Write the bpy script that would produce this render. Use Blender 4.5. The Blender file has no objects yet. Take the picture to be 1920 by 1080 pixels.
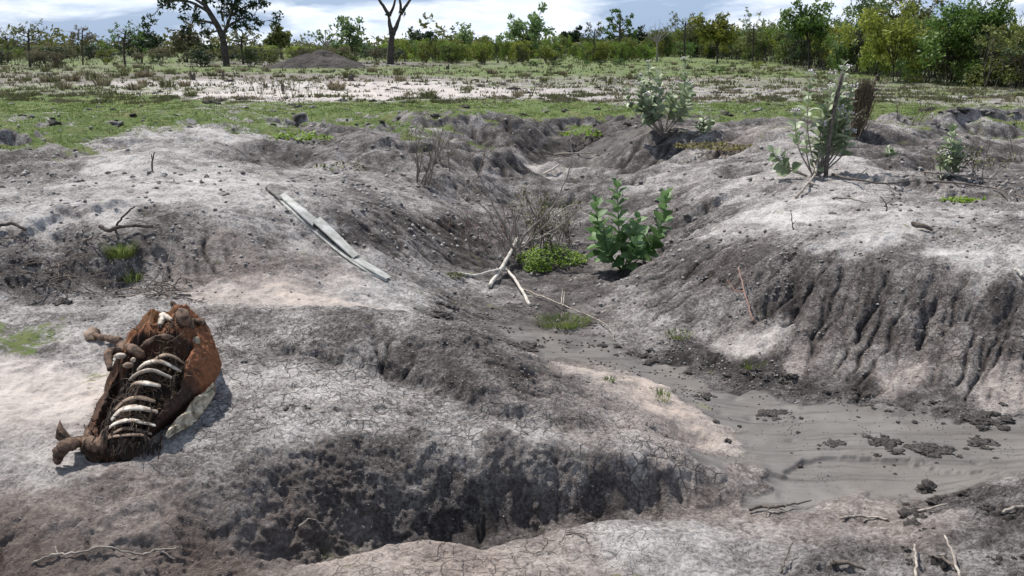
import bpy, math, random
import numpy as np
from mathutils import Vector, Matrix
S = bpy.context.scene
C = S.collection
# ---------------------------------------------------------------- camera
EYE = 1.65; F = 1663.0; HOR = 85.0
PITCH = math.atan((540 - HOR) / F)
cam = bpy.data.objects.new('camera', bpy.data.cameras.new('camera')); C.objects.link(cam)
cam.location = (0, 0, EYE); cam.rotation_euler = (math.pi / 2 - PITCH, 0, 0)
cam.data.sensor_width = 36; cam.data.lens = F / 1920 * 36
cam.data.clip_start = 0.05; cam.data.clip_end = 6000
S.camera = cam
# ---------------------------------------------------------------- light
SUN = Vector((-0.42, 0.49, 1.0)).normalized()
sl = bpy.data.lights.new('sun', 'SUN'); sl.energy = 4.9; sl.angle = math.radians(0.6); sl.color = (1.0, 0.955, 0.90)
so = bpy.data.objects.new('sun', sl); C.objects.link(so)
so.rotation_euler = SUN.to_track_quat('Z', 'Y').to_euler()
W = bpy.data.worlds.new('World'); S.world = W; W.use_nodes = True
nt = W.node_tree; nt.nodes.clear()
def nn(t, kind, **kw):
    n = t.nodes.new(kind)
    for k, v in kw.items():
        if k.startswith('in_'):
            key = k[3:]
            n.inputs[int(key) if key.isdigit() else key.replace('_', ' ')].default_value = v
        else: setattr(n, k, v)
    return n
sky = nn(nt, 'ShaderNodeTexSky', sky_type='NISHITA', sun_disc=False, sun_elevation=math.asin(SUN.z),
         sun_rotation=math.atan2(SUN.x, SUN.y), air_density=1.0, dust_density=1.5, ozone_density=1.2)
tc = nn(nt, 'ShaderNodeTexCoord')
mp = nn(nt, 'ShaderNodeMapping'); mp.inputs['Scale'].default_value = (2.2, 2.2, 9.0)
mp.inputs['Location'].default_value = (0.35, 0.2, 0.1)
nz = nn(nt, 'ShaderNodeTexNoise', in_Scale=2.2, in_Detail=9.0, in_Roughness=0.55, in_Distortion=0.35)
rp = nn(nt, 'ShaderNodeValToRGB'); rp.color_ramp.elements[0].position = 0.44; rp.color_ramp.elements[1].position = 0.56
nz2 = nn(nt, 'ShaderNodeTexNoise', in_Scale=5.0, in_Detail=8.0, in_Roughness=0.6, in_Distortion=0.3)
rp2 = nn(nt, 'ShaderNodeValToRGB'); rp2.color_ramp.elements[0].position = 0.3; rp2.color_ramp.elements[1].position = 0.7
rp2.color_ramp.elements[0].color = (13.0, 15.4, 19.5, 1); rp2.color_ramp.elements[1].color = (20.5, 20.9, 21.5, 1)
mx = nn(nt, 'ShaderNodeMix', data_type='RGBA')
hz = nn(nt, 'ShaderNodeMix', data_type='RGBA', in_0=0.6); hz.inputs[7].default_value = (8.6, 12.2, 18.4, 1)
bg = nn(nt, 'ShaderNodeBackground', in_Strength=0.047); wo = nn(nt, 'ShaderNodeOutputWorld')
L = nt.links.new
L(tc.outputs['Generated'], mp.inputs[0]); L(mp.outputs[0], nz.inputs[0]); L(mp.outputs[0], nz2.inputs[0])
L(nz.outputs[0], rp.inputs[0]); L(nz2.outputs[0], rp2.inputs[0])
L(sky.outputs[0], hz.inputs[6])
sx = nn(nt, 'ShaderNodeSeparateXYZ'); L(tc.outputs['Generated'], sx.inputs[0])
el = nn(nt, 'ShaderNodeMapRange', in_1=0.10, in_2=0.45, in_3=1.0, in_4=0.5); L(sx.outputs[2], el.inputs[0])
mu_ = nn(nt, 'ShaderNodeMath', operation='MULTIPLY'); L(rp.outputs[0], mu_.inputs[0]); L(el.outputs[0], mu_.inputs[1])
hm = nn(nt, 'ShaderNodeMath', operation='MULTIPLY', in_1=0.6); L(el.outputs[0], hm.inputs[0]); L(hm.outputs[0], hz.inputs[0])
L(mu_.outputs[0], mx.inputs[0]); L(hz.outputs[2], mx.inputs[6]); L(rp2.outputs[0], mx.inputs[7])
L(mx.outputs[2], bg.inputs[0]); L(bg.outputs[0], wo.inputs[0])
S.view_settings.view_transform = 'Standard'; S.view_settings.look = 'None'
S.view_settings.exposure = 0.34; S.view_settings.gamma = 1.0; S.view_settings.use_curve_mapping = False
S.cycles.max_bounces = 5; S.cycles.diffuse_bounces = 3; S.cycles.transparent_max_bounces = 4
# ---------------------------------------------------------------- noise
def _h(ix, iy, iz, seed):
    h = (ix.astype(np.int64) * 374761393 + iy.astype(np.int64) * 668265263 + iz.astype(np.int64) * 2147483647 + seed * 974634777) & 0xffffffff
    h = ((h ^ (h >> 13)) * 1274126177) & 0xffffffff
    h = ((h ^ (h >> 16)) * 2246822519) & 0xffffffff
    return ((h ^ (h >> 15)) & 0xffffff) / float(0xffffff)
def vnoise(x, y, seed=0):
    ix = np.floor(x); iy = np.floor(y); fx = x - ix; fy = y - iy
    r = np.zeros(np.shape(x)); z = np.zeros(np.shape(x))
    u = fx * fx * fx * (fx * (fx * 6 - 15) + 10); v = fy * fy * fy * (fy * (fy * 6 - 15) + 10)
    for dx in (0, 1):
        for dy in (0, 1):
            an = _h(ix + dx, iy + dy, z, seed) * 6.2831853
            g = np.cos(an) * (fx - dx) + np.sin(an) * (fy - dy)
            r += g * (u if dx else 1 - u) * (v if dy else 1 - v)
    return r * 1.5
def fbm(x, y, octs=4, seed=0, gain=0.5):
    r = 0; a = 1.0
    for k in range(octs):
        r = r + a * vnoise(x, y, seed + k); a *= gain; x = x * 2.03 + 11.3; y = y * 2.03 + 5.1
    return r
def worley(x, y, seed=0):
    ix = np.floor(x); iy = np.floor(y); f1 = np.full(np.shape(x), 9.0); f2 = f1.copy(); cid = np.zeros(np.shape(x)); z = np.zeros(np.shape(x))
    for dx in (-1, 0, 1):
        for dy in (-1, 0, 1):
            cx = ix + dx; cy = iy + dy
            px = cx + _h(cx, cy, z, seed); py = cy + _h(cx, cy, z, seed + 7)
            d = np.hypot(px - x, py - y); r = _h(cx, cy, z, seed + 13)
            m = d < f1
            f2 = np.where(m, f1, np.minimum(f2, d)); cid = np.where(m, r, cid); f1 = np.where(m, d, f1)
    return f1, f2, cid
def sstep(a, b, x):
    t = np.clip((x - a) / (b - a), 0, 1); return t * t * (3 - 2 * t)
# ---------------------------------------------------------------- picture point -> place on the land
cp, sp_ = math.cos(PITCH), math.sin(PITCH)
def ray(u, v):
    cx = (u - 960) / F; cy = (540 - v) / F
    return cx, cp + cy * sp_, -sp_ + cy * cp
def P(u, v, z):
    dx, dy, dz = ray(u, v); t = (z - EYE) / dz
    return Vector((dx * t, dy * t, z))
# ---------------------------------------------------------------- terrain heights
def ll(*pts): return pts
PL = [  # (closed spacing) polylines of (u, v, z)
 # near bank at the feet
 ll((400,1130,-.22),(560,1078,-.2),(700,1040,-.17),(850,1024,-.15),(900,1046,-.22),(1000,1004,-.2),(1150,988,-.24),(1320,972,-.36),(1420,985,-.44),(1600,980,-.46),(1720,955,-.47),(1830,905,-.42),(1920,885,-.40),(2100,860,-.38)),
 ll((300,1200,-.2),(700,1120,-.12),(1000,1120,-.12),(1400,1120,-.2),(1700,1080,-.24),(1920,1010,-.24),(2200,980,-.2)),
 ll((1300,1040,-.24),(1500,1040,-.32),(1700,1010,-.34),(1850,945,-.28),(1950,930,-.26)),
 # foot of the front bank
 ll((300,1090,-.24),(420,1050,-.28),(600,1040,-.38),(800,1012,-.45),(920,1000,-.47),(1050,975,-.47),(1200,960,-.48),(1350,945,-.49),(1440,925,-.5)),
 # middle of front face
 ll((450,960,-.14),(700,930,-.24),(950,900,-.28),(1150,890,-.3),(1300,915,-.4)),
 # brow of the front bank
 ll((150,960,-.08),(400,865,-.04),(600,830,-.05),(800,812,-.08),(1000,812,-.12),(1200,842,-.20),(1350,876,-.34),(1432,906,-.455)),
 ll((0,1090,-.2),(200,1080,-.2)), ll((0,980,-.1),(100,990,-.1)),
 # carcass ground
 ll((-200,700,.02),(0,700,.0),(200,700,.0),(400,690,-.01),(500,720,-.02)),
 ll((0,850,-.03),(150,860,-.03),(300,820,-.02),(450,790,-.03),(650,760,-.05),(850,785,-.1)),
 # crease under tongue two
 ll((470,652,-.02),(560,668,-.04),(700,702,-.08),(800,733,-.12),(930,772,-.16),(1040,796,-.19),(1130,812,-.22)),
 ll((530,638,.05),(700,668,.03),(800,694,.0),(900,724,-.05),(1000,764,-.12)),
 # crest of tongue two
 ll((250,575,.06),(400,582,.07),(560,585,.1),(700,592,.1),(800,606,.07),(900,636,.0),(1000,694,-.13),(1130,742,-.24),(1250,784,-.36),(1330,812,-.44),(1392,812,-.5)),
 ll((1040,700,-.24),(1150,716,-.34),(1250,745,-.41),(1340,780,-.47)),
 # edge of mud
 ll((960,650,-.40),(1060,664,-.45),(1200,694,-.48),(1300,730,-.49),(1390,775,-.5)),
 ll((1290,848,-.5),(1400,850,-.5),(1500,850,-.5),(1700,850,-.5),(1920,840,-.5),(2200,840,-.5)),
 ll((1480,930,-.5),(1650,920,-.5),(1800,885,-.49)),
 ll((1300,700,-.49),(1500,770,-.49),(1700,800,-.49),(1950,800,-.49)),
 ll((930,612,-.42),(1000,630,-.44),(1100,655,-.46)),
 ll((940,600,-.41),(1010,580,-.42),(1080,550,-.43),(1130,515,-.43),(1160,500,-.42)),
 # hollow behind tongue two and the pan
 ll((-100,600,.04),(100,590,.04),(250,562,.03),(420,563,-.0),(540,562,-.02),(660,563,-.04),(740,567,-.12),(810,590,-.24),(880,620,-.36)),
 ll((760,540,-.15),(840,545,-.28),(900,560,-.38)),
 # foot of left hill
 ll((-200,560,.08),(0,550,.06),(200,545,.04),(400,536,.02),(560,545,.0),(660,540,-.03),(760,520,-.12),(850,495,-.28),(900,480,-.36)),
 ll((0,480,.26),(200,470,.25),(350,460,.24),(480,450,.24),(620,450,.14),(720,450,.05),(820,440,-.14)),
 ll((-200,430,.42),(0,420,.4),(150,405,.42),(300,392,.43),(450,380,.43),(600,380,.36),(730,380,.22),(830,395,-.04),(900,420,-.26),(950,440,-.36)),
 ll((0,370,.36),(200,352,.38),(400,342,.38),(520,346,.36),(640,360,.3),(740,358,.12),(850,365,-.12),(950,380,-.3)),
 # bed upstream
 ll((1100,480,-.42),(1020,450,-.42),(1000,410,-.42),(1030,360,-.41),(1050,330,-.4),(1075,305,-.38),(1130,290,-.36),(1200,280,-.3)),
 # right hill
 ll((1010,680,-.44),(1150,650,-.44),(1250,660,-.45),(1400,692,-.46),(1520,728,-.47),(1700,750,-.47),(1920,768,-.47),(2200,790,-.46)),
 ll((1180,590,-.38),(1300,615,-.38),(1450,650,-.36),(1600,670,-.34),(1750,680,-.32),(1920,690,-.32)),
 ll((1240,520,-.2),(1400,560,-.16),(1550,580,-.14),(1750,590,-.12),(1950,610,-.12)),
 ll((1300,460,-.02),(1420,470,.1),(1550,490,.12),(1750,510,.12),(1950,545,.1)),
 ll((1380,400,.12),(1480,410,.2),(1600,440,.24),(1750,460,.24),(1900,492,.22),(2100,520,.2)),
 ll((1420,350,.18),(1550,370,.26),(1700,390,.28),(1900,430,.28),(2100,440,.28)),
 ll((1160,490,-.4),(1200,440,-.3),(1260,400,-.14),(1330,370,.04)),
 ll((1120,440,-.38),(1150,390,-.32),(1220,350,-.16),(1330,320,.06),(1450,310,.2)),
 ll((1130,340,-.32),(1200,315,-.2),(1300,290,.04),(1400,275,.2),(1500,300,.28),(1600,310,.3)),
 ll((1250,255,.22),(1350,250,.26),(1500,258,.3),(1640,265,.3)),
 # right rear gully
 ll((1680,262,.3),(1760,250,.3),(1850,236,.3),(1950,232,.3)),
 ll((1700,290,.1),(1800,275,.02),(1950,262,.02)),
 ll((1740,330,.12),(1830,320,.04),(1950,310,.0)),
 ll((1690,340,.28),(1800,360,.26),(1950,365,.26)),
 # rear hollows
 ll((-200,260,.34),(0,285,.3),(150,275,.34),(300,260,.34),(430,255,.34)),
 ll((-100,335,.24),(50,340,.22),(120,325,.26)), ll((0,300,.36),(120,296,.36)),
 ll((200,300,.38),(330,300,.4),(400,285,.38)),
 ll((420,320,.3),(500,322,.14),(560,318,.1),(640,325,.14),(700,335,.16)),
 ll((480,270,.34),(560,272,.2),(620,282,.16),(600,300,.1)),
 ll((520,243,.34),(600,243,.34)), ll((530,256,.14),(590,256,.14)),
 ll((640,262,.32),(720,268,.32),(690,290,.28),(760,300,.2),(700,310,.2)),
 ll((640,340,.2),(760,348,.1),(850,345,.0),(940,345,-.2)),
 ll((770,262,.2),(830,272,.12),(880,300,.02),(930,318,-.14)),
 ll((860,252,.3),(930,262,.3),(960,280,.2),(985,300,.0)),
 ll((800,285,.28),(830,310,.2),(850,330,.1)),
 ll((700,240,.34),(850,235,.34),(1000,228,.34),(1200,225,.34),(1300,222,.34),(1400,235,.32)),
 ll((1010,252,.1),(1090,252,.06),(1150,245,.08)),
 ll((1040,272,-.12),(1110,270,-.14),(1180,262,-.04)), ll((1120,242,.24),(1180,248,.18)),
 ll((1000,310,-.3),(1030,290,-.26)),
 ll((1250,238,.24),(1330,236,.24)),
]
def world_ab(u, v, z):
    p = P(u, v, z); return p.x / p.y, math.log(p.y)
pts = []
for pl in PL:
    for (a, b) in zip(pl[:-1], pl[1:]):
        n = max(1, int(math.hypot(a[0] - b[0], (a[1] - b[1]) * 2.0) / 55))
        for k in range(n):
            t = k / n; pts.append(world_ab(*[a[i] + (b[i] - a[i]) * t for i in range(3)]) + (a[2] + (b[2] - a[2]) * t,))
    pts.append(world_ab(*pl[-1]) + (pl[-1][2],))
for a in np.arange(-1.2, 1.21, 0.15):
    for yy in (17.5, 21, 26, 34, 45, 60, 90, 140):
        if yy < 20 and abs(a) < 0.1: continue
        pts.append((a, math.log(yy), .33 if yy < 40 else .3))
for a in (-1.3, -1.0, -.8, .8, 1.0, 1.3):
    for yy in (1.2, 1.6, 2.4, 3.4, 5, 7, 10, 13.5):
        pts.append((a, math.log(yy), (-.1 if yy < 4 else .1 if yy < 6 else .25) if a < 0 else (-.3 if yy < 3 else -.45 if yy < 4.2 else .15 if yy > 5.5 else -.2)))
for a in (-.5, 0, .5): pts.append((a, math.log(1.5), -.1)); pts.append((a, math.log(2.0), -.12))
pts = np.array(pts)
# drop near-duplicates
keep = []
for i, p in enumerate(pts):
    if all((p[0] - pts[j][0]) ** 2 + (p[1] - pts[j][1]) ** 2 > 0.010 ** 2 for j in keep): keep.append(i)
pts = pts[keep]
def rbf_fit(X, z, lam):
    D = np.sqrt(((X[:, None] - X[None]) ** 2).sum(2) + 0.012 ** 2)
    A = np.block([[-D + lam * np.eye(len(X)), np.ones((len(X), 1))], [np.ones((1, len(X))), np.zeros((1, 1))]])
    return np.linalg.solve(A, np.append(z, 0))
wts = rbf_fit(pts[:, :2], pts[:, 2], 0.012)
def rbf_eval(a, b):
    sh = a.shape; a = a.ravel(); b = b.ravel(); out = np.zeros(a.size)
    for i in range(0, a.size, 40000):
        D = np.sqrt((a[i:i+40000, None] - pts[None, :, 0]) ** 2 + (b[i:i+40000, None] - pts[None, :, 1]) ** 2 + 0.012 ** 2)
        out[i:i+40000] = -D @ wts[:-1] + wts[-1]
    return out.reshape(sh)
DEL = 0.0021
B0, B1 = math.log(1.9), math.log(24.0)
acore = np.arange(-0.70, 0.7001, DEL)
outer = [0.70]
while outer[-1] < 1.6: outer.append(outer[-1] + DEL + (outer[-1] - 0.70) * 0.09)
outer = np.array(outer[1:])
ag = np.concatenate([-outer[::-1], acore, outer]); c0 = len(outer); c1 = c0 + len(acore)
bcore = np.arange(B0, B1, DEL)
far = [bcore[-1]]; st = DEL
while far[-1] < math.log(3500): st = min(st * 1.03, 0.03); far.append(far[-1] + st)
far = np.array(far[1:])
near = B0 - np.array([.4, .3, .2, .12, .06, .03])
bg_ = np.concatenate([near, bcore, far]); r0 = len(near); r1 = r0 + len(bcore)
# coarse evaluate then refine with cubic-ish (linear of smooth) interpolation
ca = np.linspace(-1.62, 1.62, 650); cb = np.arange(bg_[0] - .02, math.log(150), 0.0055)
CA, CB = np.meshgrid(ca, cb)
ZC = rbf_eval(CA, CB)
for _ in range(2):
    ZC[1:-1, 1:-1] = (ZC[1:-1, 1:-1] * 4 + ZC[:-2, 1:-1] + ZC[2:, 1:-1] + ZC[1:-1, :-2] + ZC[1:-1, 2:]) / 8
A, B = np.meshgrid(ag, bg_)
def bil(Z, a, b):
    fa = np.clip((a - ca[0]) / (ca[1] - ca[0]), 0, len(ca) - 1.001); fb = np.clip((b - cb[0]) / (cb[1] - cb[0]), 0, len(cb) - 1.001)
    i = fb.astype(int); j = fa.astype(int); s = fb - i; t = fa - j
    return Z[i, j] * (1 - s) * (1 - t) + Z[i + 1, j] * s * (1 - t) + Z[i, j + 1] * (1 - s) * t + Z[i + 1, j + 1] * s * t
Z = bil(ZC, A, B)
Z = np.where(B > math.log(140), .3, Z)
Y = np.exp(B); X = A * Y
def blur(M, n=1):
    for _ in range(n):
        M = M.copy()
        M[1:-1] = (M[:-2] + 2 * M[1:-1] + M[2:]) / 4
        M[:, 1:-1] = (M[:, :-2] + 2 * M[:, 1:-1] + M[:, 2:]) / 4
    return M
# ---------------------------------------------------------------- ground hit test (a picture column is a grid column)
def ground(u, v, Zg=None):
    Zg = Z if Zg is None else Zg
    dx, dy, dz = ray(u, v); a = dx / dy
    j = np.clip(np.searchsorted(ag, a), 1, len(ag) - 1); t = (a - ag[j-1]) / (ag[j] - ag[j-1])
    col = Zg[:, j-1] * (1 - t) + Zg[:, j] * t
    y = np.exp(bg_); zr = EYE + y * dz / dy
    d = zr - col; k = int(np.argmax(d[2:] < 0)) + 2
    if d[k] >= 0: k = len(y) - 1
    s = d[k-1] / (d[k-1] - d[k]) if d[k-1] > d[k] else 0
    yy = y[k-1] + (y[k] - y[k-1]) * s
    return Vector((a * yy, yy, col[k-1] + (col[k] - col[k-1]) * s))
def H(x, y):
    a = x / y; b = math.log(y)
    j = int(np.clip(np.searchsorted(ag, a), 1, len(ag) - 1)); i = int(np.clip(np.searchsorted(bg_, b), 1, len(bg_) - 1))
    s = (b - bg_[i-1]) / (bg_[i] - bg_[i-1]); t = (a - ag[j-1]) / (ag[j] - ag[j-1])
    return float(Z[i-1, j-1] * (1 - s) * (1 - t) + Z[i, j-1] * s * (1 - t) + Z[i-1, j] * (1 - s) * t + Z[i, j] * s * t)
# ---------------------------------------------------------------- small scarps and ditches
def sdist(poly, closed=False):
    global AA, BB
    q = []
    for u, v in poly:
        w = ground(u, v); q.append((w.x / w.y, math.log(w.y)))
    aw = A + .010 * vnoise(A * 40, B * 40, 301) + .006 * vnoise(A * 110, B * 110, 302); bw = B + .010 * vnoise(A * 40, B * 40, 303) + .006 * vnoise(A * 110, B * 110, 304)
    best = np.full(A.shape, 9.0); sg = np.zeros(A.shape); along = np.zeros(A.shape); n = len(q) - 1
    for k in range(n):
        (x0, y0), (x1, y1) = q[k], q[k + 1]; ex, ey = x1 - x0, y1 - y0; l2 = ex * ex + ey * ey
        t = ((aw - x0) * ex + (bw - y0) * ey) / l2; tc = np.clip(t, 0, 1)
        d = np.hypot(aw - x0 - tc * ex, bw - y0 - tc * ey); s = ex * (bw - y0) - ey * (aw - x0)
        m = d < best; best = np.where(m, d, best); sg = np.where(m, np.sign(s), sg)
        along = np.where(m, (k + t) / n, along)
    return best, sg, along
def boxed(fn):
    def run(out, poly, *args):
        q = [ground(u, v) for u, v in poly]; qa = [w.x / w.y for w in q]; qb = [math.log(w.y) for w in q]; m = .25
        i0, i1 = np.searchsorted(bg_, [min(qb) - m, max(qb) + m]); j0, j1 = np.searchsorted(ag, [min(qa) - m, max(qa) + m])
        global A, B
        A0, B0_ = A, B; sl_ = (slice(i0, i1), slice(j0, j1)); A, B = A0[sl_], B0_[sl_]
        r = fn(poly, *args); A, B = A0, B0_; out[sl_] += r
    return run
@boxed
def scarp(poly, amp, w, fall, down=.35):
    d, s, al = sdist(poly); e = sstep(-.03, .12, al) * sstep(1.03, .88, al)
    up = np.where(s > 0, sstep(0, w, d) * np.exp(-d / fall), 0); dn = np.where(s <= 0, np.exp(-d / (fall * .5)), np.exp(-d / w * 2) )
    return amp * e * (up - down * dn)
@boxed
def ditch(poly, dep, w):
    d, s, al = sdist(poly); return -dep * np.exp(-(d / w) ** 2) * sstep(-.05, .15, al) * sstep(1.05, .85, al)
zb = np.zeros(Z.shape)
for poly, amp, w, fall in [
    ([(470,650),(560,667),(700,700),(800,732),(930,772),(1040,797),(1120,812)], .050, .022, .11),
    ([(520,250),(560,240),(600,247)], .20, .014, .06), ([(770,243),(850,234),(930,242),(960,262)], .13, .02, .07),
    ([(1000,250),(1060,238),(1130,232),(1230,226)], .16, .018, .07), ([(1200,240),(1300,230),(1370,228)], .08, .018, .06),
    ([(1432,908),(1500,873),(1580,860),(1700,870),(1930,890)], .018, .006, .05), ([(1640,244),(1720,252)], .1, .01, .05), ([(1770,244),(1850,230),(1960,222)], .2, .018, .07), ([(-60,294),(0,285),(70,284)], .18, .018, .07),
    ([(40,442),(130,410),(260,388)], .05, .012, .07), ([(0,392),(60,372),(200,352)], .04, .01, .06),
    ([(1150,470),(1240,440),(1320,395),(1400,365)], .07, .012, .08), ([(1620,345),(1720,350),(1800,372)], .08, .012, .08),
    ([(700,300),(760,288),(830,300)], .1, .012, .06), ([(860,305),(900,330),(960,345)], .12, .012, .06),
    ([(150,505),(260,480),(330,490)], .03, .01, .05), ([(1010,395),(1080,385),(1140,360)], .07, .012, .07)]:
    scarp(zb, poly, amp, w, fall)
for poly, dep, w in [([(1120,535),(1200,495),(1260,455),(1330,405)], .13, .020), ([(1000,300),(985,325),(940,345)], .12, .014),
    ([(620,330),(660,300),(680,270)], .12, .016), ([(1410,600),(1450,560),(1500,530)], .06, .010), ([(540,772),(700,768),(850,778),(1010,790)], .014, .007), ([(700,735),(820,752),(940,775),(1020,788)], .012, .006), ([(640,800),(800,785),(960,790)], .010, .006), ([(1340,520),(1400,540),(1480,500)], .05, .010), ([(1475,610),(1500,565),(1535,525)], .06, .007), ([(1590,650),(1630,600),(1640,545)], .05, .006), ([(1740,650),(1735,600),(1760,550)], .05, .006)]:
    ditch(zb, poly, dep, w)
rear = sstep(math.log(9), math.log(12), B) * sstep(math.log(19), math.log(15.5), B)
zb += rear * (.12 * fbm(X * .55, Y * .55, 3, 401) + .11 * (1 - 2 * np.abs(vnoise(X * .9, Y * 1.2, 402))))
Z = Z + zb
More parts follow.
